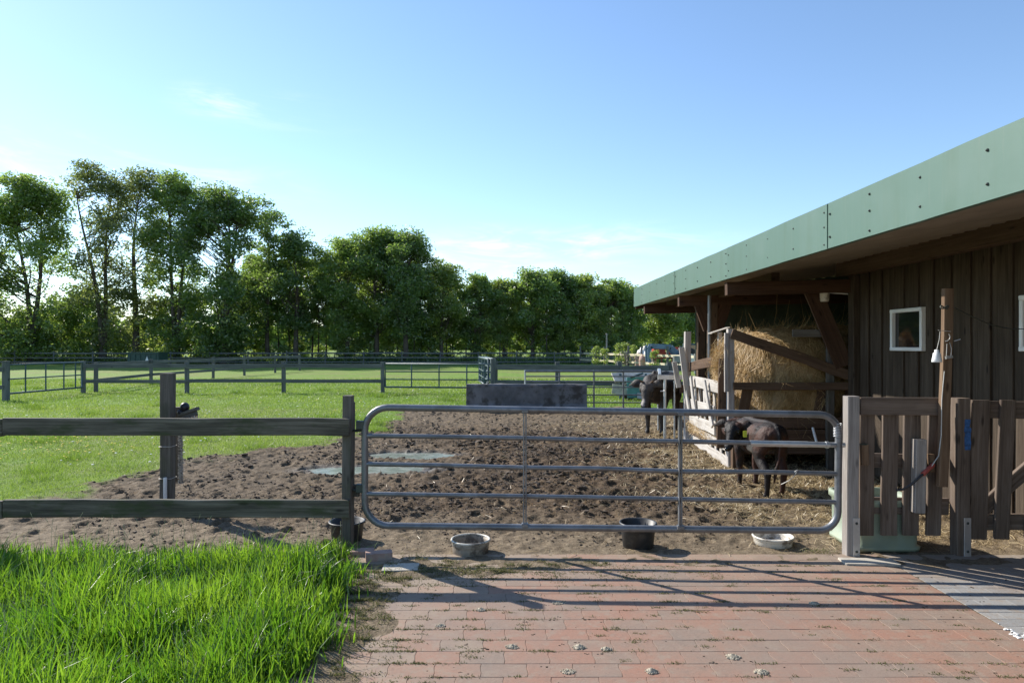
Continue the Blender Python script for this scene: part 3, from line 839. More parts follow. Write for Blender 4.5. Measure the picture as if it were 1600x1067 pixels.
# ------------------------------------------------------------------ barn
BO = Vector((2.85, 0, 0)); BA = .0106
def bx(p): return Vector((BO.x + p.x * math.cos(BA) - p.y * math.sin(BA), p.y * math.cos(BA) + p.x * math.sin(BA), p.z))
def barn():
    R = empty('barn', bx(Vector((1.4, 8, 0))), 'open fronted wooden barn with green metal roof edge and small white windows', 'barn')
    def mb(): return MB(bx)
    y0, y1 = -2.0, 15.05
    slope = .14
    # fascia panels with screws
    joints = [y1, 14.1, 11.42, 8.72, 6.02, 3.32, .62, y0]
    for a, b in zip(joints[1:], joints[:-1]):
        f = mb(); q_ = .004 * (joints.index(b) % 2); f.board((-q_, a - .002, 2.70), (-q_, b - .009, 2.70), .40, .012, (0, 0, 1), .002, .0016, seg=.4)
        f.board((.016, a + .003, 2.504), (.016, b - .003, 2.504), .05, .004, (1, 0, 0), .001, 0)
        fp = f.build('fascia_panel', M['fascia'], R)
        n = max(1, round((b - a) / .66))
        for i in range(n + 1):
            yy = a + .05 + (b - a - .1) * i / n
            if yy < 3.2: continue
            for zz in ((2.60, 2.80) if i % 3 else (2.545, 2.70, 2.83)):
                s = mb(); s.lathe([(.0105, 0), (.0105, .004), (.006, .006), (.006, .011), (.001, .012)], (0, 0, 0), 8)
                # turn it to face outwards (-x)
                s.v = [bx(Vector((-.006 - 0, 0, 0)) + Vector((0, yy, zz))) + Vector((-(p.z), (p.x - BO.x), p.y)) for p in s.v]
                s.build('fascia_screw', M['screw'], fp)
    # end fascia at the far gable
    f = mb(); f.board((.02, y1, 2.66 - .06), (5.2, y1, 2.66 - .06 + 5.2 * slope), .30, .03, (0, 0, 1), .003, .001)
    f.build('end_fascia', M['barnbeam'], R)
    # corrugated roof sheet (ribs run up the slope): soffit below, roof skin above
    for nm, mt, dz, th in (('roof_sheet', M['soffit'], 2.53, 1), ('roof_covering', M['rooftop'], 2.80, 1)):
        s = mb(); ny = int((y1 - y0) / .045); xs = [.02, 1.2, 2.4, 5.4]; vs = []; fs = []
        for i in range(ny + 1):
            yy = y0 + (y1 - y0) * i / ny
            w = .016 * math.cos(2 * math.pi * yy / .18) if nm == 'roof_sheet' else .01 * math.cos(2 * math.pi * yy / .18)
            for x in xs: vs.append((x, yy - .01, dz + slope * x + w))
        k = len(xs)
        for i in range(ny):
            for j in range(k - 1): fs.append((i * k + j, i * k + j + 1, (i + 1) * k + j + 1, (i + 1) * k + j))
        s.add(vs, fs); s.build(nm, mt, R)
    # purlin on the wall and outer purlin
    p = mb(); p.board((1.63, y0, 2.665), (1.63, 9.1, 2.665), .20, .13, (0, 0, 1), .006, .003); p.build('wall_beam', M['barnbeam'], R)
    p = mb(); p.board((.75, 9.05, 2.53), (.75, y1 - .05, 2.53), .17, .11, (0, 0, 1), .006, .003); p.build('bay_beam', M['barnbeam'], R)
    for yy in (8.95, 11.4, 14.2):
        p = mb(); p.board((.05, yy, 2.395), (3.6, yy, 2.395 + 3.55 * .02), .17, .10, (0, 0, 1), .006, .003); p.build('tie_beam', M['redbeam'], R)
    # wall of board and batten, in panels round the windows
    XW = 1.75
    wz1 = 2.58
    wins = [(5.36, 5.99, 1.60, 2.09), (7.39, 8.0, 1.59, 2.07), (2.4, 3.0, 1.6, 2.08)]
    w = mb(); yy = -2.0; i = 0
    rr = random.Random(4)
    while yy < 8.80:
        wd = min(rr.choice([.135, .15, .165]), 8.80 - yy)
        for (a, b, z0, z1) in wins:
            for e_ in (a, b):
                if yy + .02 < e_ < yy + wd + .02: wd = e_ - yy
        lay = XW if i % 2 else XW - .022
        ww = wd * (1.22 if i % 2 == 0 else 1.05)
        segs = [(0.05, wz1)]
        for (a, b, z0, z1) in wins:
            if yy + wd > a + .01 and yy < b - .01: segs = [(0.05, z0 - .004), (z1 + .004, wz1)]
        for (za, zb) in segs:
            w.board((lay, yy + wd / 2, za), (lay + rr.gauss(0, .002), yy + wd / 2, zb), ww * .98, .022, (0, 1, 0), .003, .0012, seg=.5)
        yy += wd; i += 1
    w.build('board_wall', M['barnwall'], R)
    for (a, b, z0, z1) in wins:
        f = mb(); t = .042
        xx = XW - .045
        for q in (((xx, a, z0 + t / 2), (xx, b, z0 + t / 2)), ((xx, a, z1 - t / 2), (xx, b, z1 - t / 2))):
            f.board(q[0], q[1], t, .07, (0, 0, 1), .006, 0)
        for yv in (a + t / 2, b - t / 2):
            f.board((xx, yv, z0 + t), (xx, yv, z1 - t), t, .07, (0, 1, 0), .006, 0)
        wf = f.build('window', M['white'], R)
        g = mb(); g.board((xx + .012, (a + b) / 2, z0 + t), (xx + .012, (a + b) / 2, z1 - t), b - a - 2 * t, .008, (0, 1, 0), .001, 0)
        g.build('pane', M['glass'], wf)
    # gable wall of the cabin, back wall, far wall of the bay
    g = mb(); yy = XW
    while yy < 5.2:
        g.board((yy + .08, 8.785 - (.02 if int(yy * 7) % 2 else 0), .05), (yy + .08, 8.785 - (.02 if int(yy * 7) % 2 else 0), 2.4 + .1 * (yy - XW)), .158, .022, (1, 0, 0), .003, .001, seg=.6); yy += .16
    g.build('gable_wall', M['barnwall'], R)
    g = mb(); yy = y0
    while yy < y1 - .1:
        g.board((5.1, yy + .1, .05), (5.1, yy + .1, 3.22), .205, .02, (0, 1, 0), .003, .001, seg=1); yy += .2
    g.build('back_wall', M['dark_green'], R)
    g = mb(); xx = .95
    while xx < 5.0:
        g.board((xx + .1, 13.6, .05), (xx + .1, 13.6, 2.53 + xx * .14), .205, .02, (1, 0, 0), .003, .001, seg=1); xx += .2
    g.build('end_wall', M['dark_green'], R)
    # roof posts with knee braces
    for (x, yv, s) in ((.62, 11.4, 1), (1.0, 13.4, 0)):
        p = mb(); p.board((x, yv, 0), (x, yv, 2.36), .14, .14, (1, 0, 0), .008, .003); pp = p.build('roof_post', M['barnbeam'], R)
        for sg in ((-1, 1) if s else ()):
            k = mb(); k.board((x + sg * .06, yv - .02, 1.92), (x + sg * .22, yv - .02, 2.36), .2, .06, (0, 0, 1), .004, .002); k.build('knee_brace', M['redbeam'], pp)
    # corner post with brace board, and the grey door frame of the bay
    p = mb(); p.board((XW - .02, 8.88, 0), (XW - .02, 8.88, 2.56), .15, .14, (0, 1, 0), .006, .002); p.build('corner_post', M['barnwall'], R)
    p = mb(); p.board((1.22, 9.05, 2.42), (1.62, 8.98, 1.38), .24, .03, (1, 0, 0), .004, .002); p.build('corner_brace', M['redbeam'], R)
    p = mb(); p.board((1.47, 9.05, 0), (1.47, 9.05, 2.0), .10, .05, (1, 0, 0), .005, .002); p.build('bay_stud', M['post'], R)
    p = mb(); p.board((1.0, 9.12, 1.81), (1.44, 9.08, 1.81), .10, .035, (0, 0, 1), .005, .002); p.build('bay_rail', M['post'], R)
    # white bulkhead lamp under the tie beam with its conduit
    c = (1.38, 9.02, 2.23)
    l = mb(); l.lathe([(.001, .0), (.05, .0), (.058, .02), (.062, .12), (.075, .125), (.075, .165), (.001, .165)], c, 18)
    ll = l.build('barn_lamp', M['bowl'], R)
    t = mb(); t.tube([(1.44, 9.02, 2.35), (1.70, 9.0, 2.33), (1.76, 8.90, 2.33)], .009, 6); t.build('conduit', M['white'], R)
    t = mb(); t.tube([(.42, 10.9, 2.45), (.42, 10.9, 1.2), (.42, 10.9, .02)], .03, 8); t.build('downpipe', M['galv'], R)
barn()

# ------------------------------------------------------------------ near rail fence
def near_fence():
    R = empty('rail_fence', (-1.33, 5.47, 0), 'dark mossy two rail wooden fence above the tall grass', 'fence')
    Y = 5.41
    p = MB(); p.board((PX(542, 5.47), 5.485, -.05), (PX(543, 5.47), 5.485, PZ(618, 5.47)), .075, .085, (1, 0, 0), .005, .0015); p.build('post', M['post'], R)
    p = MB(); p.board((PX(544, 5.57), 5.575, -.05), (PX(546, 5.57), 5.575, PZ(628, 5.57)), .085, .045, (1, 0, 0), .004, .0015); p.build('backing_board', M['post'], R)
    p = MB(); p.board((-4.36, 5.49, -.05), (-4.36, 5.49, 1.2), .1, .1, (1, 0, 0), .005, .0015); p.build('post', M['post'], R)
    for yc, hh in ((667, 27), (794.5, 27.5)):
        z = PZ(yc, Y); h = hh * Y / F
        a = MB(); a.board((-4.02, Y, z + .004), (PX(546, Y), Y, z), h, .045, (0, 0, 1), .005, .002); a.build('rail', M['fence'], R)
        a = MB(); a.board((-7.6, Y - .004, z - .012), (-4.03, Y, z - .006), h, .045, (0, 0, 1), .005, .002); a.build('rail', M['fence'], R)
    # hinge irons and screw eyes on the gate post
    for py in (672, 765):
        h = MB(); h.tube([PT(548, py, 5.50), PT(558, py + 1, 5.49), PT(566, py, 5.48)], .011, 8); h.build('hinge_pin', M['screw'], R)
    h = MB(); h.board(PT(556, 775, 5.56), PT(556, 757, 5.56), .06, .05, (1, 0, 0)); h.build('hinge_block', M['post'], R)
    for py in (742, 694):
        c = PT(530, py, 5.5); t = MB()
        t.tube([c + Vector((.018 * math.cos(a), 0, .018 * math.sin(a))) for a in np.linspace(0, 5.6, 12)] + [c + Vector((.05, .01, -.01))], .005, 6)
        t.build('screw_eye', M['screw'], R)
near_fence()

def thick_post():
    Y = 6.9
    R = empty('thick_post', (PX(266, Y), Y, 0), 'thick grey square post standing alone behind the rail fence', 'post')
    p = MB(); p.board((PX(261, Y), Y, -.06), (PX(262.5, Y), Y, PZ(583, Y)), .115, .11, (1, 0, 0), .008, .003); p.build('timber', M['post'], R)
    for py in (698, 748):
        z = PZ(py, Y - .06); t = MB(); cx = PX(262, Y)
        t.tube([(cx - .062, Y + .06, z), (cx - .062, Y - .06, z), (cx + .062, Y - .06, z), (cx + .062, Y + .06, z), (cx - .062, Y + .06, z + .002)], .003, 5)
        t.build('wire', M['wire'], R)
    t = MB(); t.tube([PT(258, 746, Y - .075), PT(258, 800, Y - .075)], .018, 10); t.build('insulator_tube', M['white'], R)
thick_post()

def brush():
    """scratching brush fixed behind the thick post"""
    Y = 7.02
    R = empty('scratching_brush', (PX(285, Y), Y, 0.2), 'cattle scratching brush with black round end and grey back, right of the thick post', 'brush')
    m = MB(); m.board((PX(277, Y), Y + .02, .25), (PX(277, Y), Y + .02, PZ(636, Y)), .06, .06, (1, 0, 0)); m.build('mount', M['post'], R)
    b = MB(); b.ball(PT(288.5, 636, Y), (.046, .05, .05), 16, 10); b.ball(PT(283, 644, Y), (.04, .05, .035), 14, 8); b.build('round_end', M['cap'], R)
    b = MB()
    p0, p1 = PT(281, 650, Y), PT(309, 640, Y)
    b.board(p0 + Vector((0, 0, .012)), p1 + Vector((0, 0, .012)), .085, .035, (0, 1, 0)); b.board(p0 + Vector((.0, -.02, -.03)), p1 + Vector((0, -.02, -.03)), .05, .03, (0, .3, 1))
    b.build('brush_back', M['post'], R)
    br = MB(); rr = random.Random(3)
    for k in range(150):
        t = rr.random(); p = p0.lerp(p1, t) + Vector((0, rr.uniform(-.05, .05), -.05))
        br.tube([p, p + Vector((rr.gauss(0, .012), rr.gauss(0, .02), -.07))], .0022, 4, False)
    for k in range(420):
        z = rr.uniform(.25, PZ(655, Y)); p = Vector((PX(279, Y), Y + rr.uniform(-.02, .02), z))
        br.tube([p, p + Vector((.036 + rr.gauss(0, .005), rr.gauss(0, .02), rr.gauss(0, .012)))], .0022, 4, False)
    br.build('bristles', M['bristle'], R)
brush()

# ------------------------------------------------------------------ tube gate
def tube_gate():
    yl, yr = 5.47, 5.32
    def P(px, py):
        t = (px - 568) / (1310 - 568); Y = yl + (yr - yl) * t
        return PT(px, py, Y)
    R = empty('tube_gate', P(568, 860), 'long grey galvanised tube gate with rounded corners across the yard entrance', 'gate')
    tl, tr, br, bl = P(570, 636), P(1311, 648), P(1309, 829), P(570, 821)
    path = []
    def corner(c, a, b, rad, n=7):
        da = (a - c).normalized(); db = (b - c).normalized()
        for i in range(n + 1):
            t = i / n * math.pi / 2
            path.append(c + da * rad * (1 - math.sin(t)) + db * rad * (1 - math.cos(t)))
    corner(tl, bl, tr, .19); corner(tr, tl, br, .15); corner(br, tr, bl, .15); corner(bl, br, tl, .19)
    fr = MB(); fr.tube(path + [path[0]], .0275, 12, False); fr.build('frame', M['galv'], R)
    for a, b in (((570, 680), (1311, 695)), ((570, 725), (1311, 740)), ((570, 771), (1311, 784))):
        t = MB(); pa, pb = P(*a), P(*b)
        t.tube([pa.lerp(pb, k / 6) + Vector((0, random.gauss(0, .003), random.gauss(0, .0022))) for k in range(7)], .0185, 10, False); t.build('rail', M['galv'], R)
    for px, ya, yb in ((820, 640, 823), (1062, 644, 826)):
        a, b = P(px, ya), P(px, yb)
        for dx in (-.009, .009):
            t = MB(); t.board(a + Vector((dx, -.018, 0)), b + Vector((dx, -.018, 0)), .010, .036, (1, 0, 0), .001, .0004); t.build('upright_bar', M['galv'], R)
        for py in (ya + 2, yb - 4):
            t = MB(); c = P(px, py); t.board(c + Vector((-.025, -.02, 0)), c + Vector((.025, -.02, 0)), .03, .05, (0, 0, 1)); t.build('clamp', M['galv'], R)
    t = MB(); t.tube([P(1172, 692.3), P(1190, 692.7), P(1262, 694)], .024, 12); t.build('sleeve', M['steel'], R)
    t = MB(); t.tube([P(1262, 694), P(1296, 694.7)], .022, 12); t.tube([P(1290, 694.7), P(1294, 694.8)], .027, 12); t.tube([P(1296, 694.7), P(1320, 695.2)], .020, 12); t.build('slide_bolt', M['steel'], R)
    for py in (664, 763):
        t = MB(); t.board(P(557.5, py), P(572, py), .07, .05, (0, 0, 1), .006); t.build('hinge_bracket', M['screw'], R)
    # wrapped strip on the right hand bend and string knotted to a rail
    t = MB(); c0 = P(1309, 668)
    for k in range(9):
        z = c0.z - k * .012 + .03
        t.tube([Vector((c0.x + .0295 * math.cos(a), c0.y + .0295 * math.sin(a), z)) for a in np.linspace(0, 6.28, 13)], .003, 5, False)
    t.build('wire_wrap', M['steel'], R)
    t = MB(); s = P(1243, 738); t.tube([s + Vector((0, -.024, .01)), s + Vector((-.02, -.03, -.02)), s + Vector((-.06, -.02, -.06)), s + Vector((-.10, .03, -.10))], .003, 5)
    t.tube([s + Vector((.02 * math.cos(a) , .022 * math.sin(a), .022 * math.cos(a + 1))) for a in np.linspace(0, 6.28, 12)], .004, 5, False)
    t.build('string', M['wire'], R)
tube_gate()

# ------------------------------------------------------------------ right gate posts and picket gates
def plated_post(name, px, pyt, Y, w, label, mat, blue=False):
    R = empty(name, (PX(px, Y), Y, 0), label, 'post', 'square posts with steel foot plates')
    x = PX(px, Y); zt = PZ(pyt, Y - w / 2)
    p = MB(); p.board((x, Y, -.05), (x + .004, Y, zt), w, w, (1, 0, 0), .007, .002); p.build('timber', mat, R)
    x2 = x + w * .22
    s = MB(); s.board((x2, Y - w / 2 - .006, .0), (x2, Y - w / 2 - .006, .31), .055, .008, (1, 0, 0), .003, 0); pl = s.build('foot_plate', M['steel'], R)
    for z in (.05, .27):
        b = MB(); b.ball((x2, Y - w / 2 - .011, z), (.011, .006, .011), 8, 5); b.build('bolt', M['screw'], pl)
    if blue:
        b = MB()
        for k in range(7):
            z = 1.06 - k * .034; b.board((x + .002 + random.gauss(0, .003), Y - w / 2 - .0035, z), (x + .046 + random.gauss(0, .004), Y - w / 2 - .0035, z + random.gauss(0, .002)), .036, .002, (0, 0, 1), .0004, 0)
        b.build('blue_mark', M['blue_paint'], R)
    return R
plated_post('gate_post', 1329, 619.5, 5.36, .093, 'silvery square gate post where the tube gate latches, pale concrete at its foot', M['gatepost'])
plated_post('gate_post', 1500, 622.5, 5.37, .102, 'dark square post with blue paint marks between two picket gates', M['picket'], True)

def picket_gate():
    Y = 5.40
    R = empty('picket_gate', (PX(1410, Y), Y, 0), 'brown wooden picket gate between the silvery post and the blue marked post', 'gate')
    a = MB(); a.board(PT(1343, 634.5, Y - .03), PT(1481, 635, Y - .03), .138, .04, (0, 0, 1), .004, .002); a.build('top_rail', M['picket'], R)
    a = MB(); a.board(PT(1342, 718, Y + .05), PT(1481, 722, Y + .05), .11, .035, (0, 0, 1)); a.build('middle_rail', M['picket'], R)
    a = MB(); a.board(PT(1342, 789, Y + .05), PT(1481, 791, Y + .05), .13, .035, (0, 0, 1)); a.build('bottom_rail', M['picket'], R)
    for xt, xb, w in ((1355, 1353, .115), (1391, 1388, .125), (1425, 1423, .125), (1461, 1458, .115)):
        a = MB(); a.board(PT(xb, 836, Y), PT(xt, 640, Y), w, .028, (1, 0, 0), .004, .002); a.build('picket', M['picket'], R)
    a = MB(); a.board(PT(1351, 726, Y - .04), PT(1351, 694, Y - .04), .055, .04, (1, 0, 0)); a.build('latch_block', M['plank'], R)
    a = MB(); a.board(PT(1455, 737, Y - .03), PT(1455, 709, Y - .03), .045, .03, (1, 0, 0)); a.build('latch_block', M['plank'], R)
    a = MB(); a.tube([PT(1340, 694, Y - .06), PT(1350, 694, Y - .06), PT(1356, 695, Y - .05)], .008, 6); a.build('latch_pin', M['screw'], R)
    a = MB(); a.board(PT(1434, 800, Y - .06), PT(1437, 686, Y - .06), .085, .07, (1, 0, 0), .006, .002); a.build('timber_handle', M['gatepost'], R)
    a = MB()
    pts = [PT(1401, 766, Y - .03), PT(1412, 764, Y - .07), PT(1424, 757, Y - .11), PT(1436, 746, Y - .12), PT(1443, 740, Y - .11)]
    a.tube(pts, .009, 8); a.build('strap', M['blackhose'], R)
    a = MB(); a.tube([PT(1442, 741, Y - .11), PT(1451, 732, Y - .09), PT(1458, 726, Y - .06)], .018, 8); a.build('red_sleeve', M['redtape'], R)
picket_gate()

def tall_plank():
    Y = 5.30
    R = empty('tall_plank', (PX(1470, Y), Y, .57), 'tall orange plank fixed upright to the picket gate, hung with wires', 'plank')
    p = MB(); p.board(PT(1473, 760, Y), PT(1482, 451, Y), .072, .045, (1, 0, 0), .004, .003); p.build('board', M['plank'], R)
    t = MB(); t.tube([PT(1476, 480, Y - .03) + Vector((.03 * math.cos(a), -.01 * math.sin(a), .012 * math.sin(a * 2))) for a in np.linspace(0, 6, 12)], .006, 6); t.build('wire_loop', M['screw'], R)
    t = MB(); t.tube([PT(1483, 522, Y - .05), PT(1485, 526, Y - .05), PT(1484, 530, Y - .05), PT(1480, 533, Y - .05), PT(1477, 533, Y - .04)], .0042, 6)
    t.tube([PT(1484, 535, Y - .04), PT(1487, 545, Y - .05), PT(1486, 558, Y - .05)], .003, 5); t.tube([PT(1480, 537, Y - .04), PT(1479, 557, Y - .04)], .003, 5); t.build('hook', M['wire'], R)
    t = MB(); t.board(PT(1478, 559, Y - .045), PT(1488, 557, Y - .045), .022, .02, (0, 0, 1)); t.build('hook_plate', M['steel'], R)
    t = MB(); t.tube([PT(1491, 533, Y - .03), PT(1501, 530, Y - .05)], .004, 5); t.build('nail', M['steel'], R)
    t = MB(); t.tube([PT(1476, 580, Y - .03), PT(1474, 600, Y - .032), PT(1472, 625, Y - .032), PT(1471, 680, Y - .032), PT(1467, 712, Y - .035), PT(1456, 728, Y - .03)], .004, 5); t.build('cable', M['wire'], R)
    wr = MB(); wr.tube([PT(1490, 480, Y + .1), PT(1520, 495, Y + .3), PT(1550, 508, Y + .4), PT(1580, 514, Y + .5), PT(1620, 514, Y + .6)], .004, 5); wr.build('slack_wire', M['screw'], R)
    B = empty('hanging_bell', PT(1464, 565, Y - .05), 'small pale bell hanging on the left side of the tall plank', 'bell')
    c = PT(1464, 566, Y - .05)
    b = MB(); b.lathe([(.001, .098), (.016, .096), (.018, .075), (.026, .07), (.03, .04), (.033, .03), (.037, .004), (.034, 0), (.028, .004), (.001, .06)], c, 18); b.build('bell_body', M['white'], B)
    t = MB(); t.tube([c + Vector((0, 0, .095)), PT(1468, 530, Y - .035), PT(1469, 518, Y - .03)], .0025, 5); t.tube([PT(1466, 516, Y - .03), PT(1486, 518, Y - .03)], .0025, 5); t.build('bell_string', M['wire'], B)
tall_plank()

def slat_gate():
    Y = 5.38
    R = empty('slatted_gate', (PX(1560, Y), Y, 0), 'dark slatted wooden gate with diagonal brace, right of the blue marked post', 'gate')
    a = MB(); a.board(PT(1513, 639, Y + .04), (4.9, Y + .04, PZ(643, Y)), .135, .04, (0, 0, 1), .004, .002); a.build('top_rail', M['picket'], R)
    a = MB(); a.board(PT(1513, 815, Y + .04), (4.9, Y + .04, PZ(817, Y)), .125, .04, (0, 0, 1), .004, .002); a.build('bottom_rail', M['picket'], R)
    a = MB(); a.board(PT(1535, 795, Y + .045), PT(1625, 715, Y + .045), .11, .035, (0, 0, 1), .004, .002); a.build('diagonal_brace', M['picket'], R)
    for xt, xb, w in ((1532, 1527, .142), (1575, 1565, .118), (1622, 1615, .14), (1668, 1663, .13), (1710, 1705, .13), (1752, 1750, .14)):
        a = MB(); a.board(PT(xb, 842, Y), PT(xt, 625, Y), w, .028, (1, 0, 0), .004, .002, w1=w * 1.0); a.build('slat', M['picket'], R)
slat_gate()

# ------------------------------------------------------------------ tubs and bowls
def tub(name, px, pyb, pyt, w, label, mat, cat, group, prof, rim=True, sx=1.0, dy=0.0):
    r = w * GY(pyb) / F / 2; Y = GY(pyb) + r * .9 + dy
    x = PX(px, Y); r = w * Y / F / 2; h = (pyb - pyt - .27 * w) * Y / F * 1.02
    z0 = float(height(np.array([x]), np.array([Y]))[0]) - .004
    R = empty(name, (x, Y, z0), label, cat, group)
    b = MB(); b.lathe([(pr * r, pz * h) for pr, pz in prof], (x, Y, z0), 40, sx, 1, .006); b.build('body', mat, R)
    mat = M['bowl'] if mat == M['bowldirty'] else mat
    t = MB(); t.lathe([(r * 1.0 + .009 * math.cos(a), h - .008 + .009 * math.sin(a)) for a in np.linspace(-2.2, 3.4, 9)], (x, Y, z0), 40, sx, 1, .006); t.build('rim', mat, R)
    return R, (x, Y, z0), r, h
PB = [(.001, .02), (.80, .0), (.84, .02), (.97, .97), (.985, 1.0), (.93, .98), (.80, .10), (.001, .08)]
PW = [(.001, .02), (.90, .0), (.94, .06), (.965, .50), (.97, .56), (1.0, .62), (1.01, .96), (.96, .98), (.92, .60), (.88, .18), (.001, .15)]
tub('feed_bucket', 542, 858, 812, 54, 'black rubber bucket standing behind the left gate post', M['blackrub'], 'bucket', 'black rubber tubs', PB, dy=.12)
tub('feed_tub', 997, 861, 808, 56, 'black rubber tub under the right half of the tube gate', M['blackrub'], 'tub', 'black rubber tubs', PB)
tub('feed_bowl', 735, 872, 834, 59, 'dirty cream feed bowl nearest the left end of the gate', M['bowldirty'], 'bowl', 'cream feed bowls', PW)
tub('feed_bowl', 1208, 858, 828, 60, 'cleaner cream feed bowl nearest the silvery gate post', M['bowl'], 'bowl', 'cream feed bowls', PW)

def trough():
    R = empty('water_trough', (3.01, 5.68, 0), 'pale mint green plastic water trough behind the picket gate', 'trough')
    def rr(hw, hd, rad, z, n=6):
        out = []
        for cx, cy, a0 in ((hw - rad, hd - rad, 0), (-hw + rad, hd - rad, 90), (-hw + rad, -hd + rad, 180), (hw - rad, -hd + rad, 270)):
            for i in range(n + 1):
                a = math.radians(a0 + 90 * i / n); out.append((3.01 + (cx + rad * math.cos(a)) * .74, 5.69 + (cy + rad * math.sin(a)) * .76, z * .88))
        return out
    rings = [rr(.345, .31, .09, .02), rr(.36, .325, .10, .0), rr(.37, .335, .1, .03), rr(.37, .335, .1, .05), rr(.345, .31, .09, .055), rr(.35, .315, .09, .40), rr(.38, .345, .11, .42), rr(.38, .345, .11, .475),
             rr(.34, .305, .09, .48), rr(.32, .285, .08, .42), rr(.30, .265, .07, .12)]
    vs = [p for r in rings for p in r]; n = len(rings[0]); fs = []
    for i in range(len(rings) - 1):
        for j in range(n): fs.append((i * n + j, i * n + (j + 1) % n, (i + 1) * n + (j + 1) % n, (i + 1) * n + j))
    fs.append(tuple((len(rings) - 1) * n + j for j in range(n)))
    m = MB(); m.add(vs, fs, None, True); m.build('shell', M['mint'], R)
    w = MB(); w.add(rr(.318, .282, .08, .40), [tuple(range(n))]); w.build('water_surface', M['water'], R)
trough()

for px, py, s, rz, lab in ((592, 876, (.20, .10, .065), .25, 'dusty red brick lying nearest the tube gate, on soil beside the tall grass'),
                           (566, 868, (.18, .10, .05), .1, 'half buried dusty brick right beside the left gate post')):
    Y = GY(py); b = MB(); z = float(height(np.array([PX(px, Y)]), np.array([Y]))[0]); b.box((PX(px, Y), Y, z + s[2] / 2 - .008), s, rz, .006); b.build('loose_brick', M['brick'], None, lab, 'brick', 'loose bricks')
b = MB(); Y = 5.02; b.box((PX(626, Y), Y, .012), (.26, .16, .03), .05, .004); b.build('paving_slab', M['palecon'], None, 'flat grey slab lying in the soil just right of the loose brick', 'slab')
b = MB(); b.box((PX(1358, 5.16), 5.16, .010), (.40, .15, .03), -.05, .005); b.build('concrete_footing', M['palecon'], None, 'pale concrete patch at the foot of the silvery gate post', 'footing')

def sand_pile(px, py, r, h, lab, mat='sand'):
    Y = GY(py); x = PX(px, Y); rr = random.Random(int(px * 7 + py)); m = MB()
    m.lathe([(r, -.004), (r * .85, h * .25), (r * .5, h * .8), (.001, h)], (x, Y, .012), 16, 1.25, .9, .12)
    for k in range(90):
        a = rr.uniform(0, 6.28); q = r * 1.15 * rr.random() ** .6
        m.ball((x + 1.25 * q * math.cos(a), Y + .9 * q * math.sin(a), .014 + h * max(0, 1 - q / r) * .9), rr.uniform(.002, .005), 5, 4)
    m.build('sand_pile', M[mat], None, lab, 'sand pile', 'pale sand piles on the paving')
for px, py, r, h, lab in ((751, 956, .024, .014, 'small pale crumb pile on the paving closest to the shadow of the left gate post'),
                          (688, 981, .020, .010, 'faint grey crumb pile furthest left on the paving'),
                          (800, 1014, .026, .013, 'crumbly pile on the paving left of the two neighbouring piles'),
                          (905, 1015, .028, .018, 'rounded pale pile on red paver, left one of a close pair'),
                          (947, 1018, .022, .014, 'smaller pale pile on red paver, right one of a close pair'),
                          (873, 945, .030, .004, 'flat pale splash on the paving touching the last gate shadow line'),
                          (887, 1053, .028, .006, 'flat pale smear at the bottom of the picture below the close pair of piles'),
                          (1018, 1053, .026, .018, 'knobbly pale pile at the very front of the paving, left of two'),
                          (1145, 1030, .030, .014, 'wide pale pile on the border of red and mauve pavers'),
                          (1190, 1054, .028, .014, 'pale pile at the very front of the paving, right of two'),
                          (1272, 946, .026, .012, 'pale pile on the paving below the silvery gate post, just past the shadow lines')):
    sand_pile(px, py, r, h, lab)
m = MB(); rr = random.Random(8)
for k in range(110):
    t = rr.random(); x = 2.86 + rr.gauss(0, .035) + .10 * t; y = 3.92 - .34 * t + rr.gauss(0, .035)
    s = rr.uniform(.003, .013); m.lathe([(s, 0), (s * .6, .003), (.001, .004)], (x, y, .0125), 7, 1.5, .8)
m.build('lime_spill', M['lime'], None, 'white powdery lime spilled where red and grey paving meet', 'lime', None, 'stuff')
m = MB(); rr = random.Random(18)
for k in range(380):
    x = rr.uniform(-1, 4.2); y = 2.6 + 2.6 * rr.random() ** .7; s = .003 + .009 * rr.random() ** 2.5
    for q in range(rr.randint(1, 4)):
        u = s * rr.uniform(.5, 1); m.ball((x + rr.gauss(0, s * 1.4), y + rr.gauss(0, s * .8), .0125), (u, u * rr.uniform(.4, .9), u * .35), 6, 4)
m.build('paving_crumbs', M['clod'], None, 'dark crumbs of soil and dung strewn on the paving', 'crumbs', None, 'stuff')

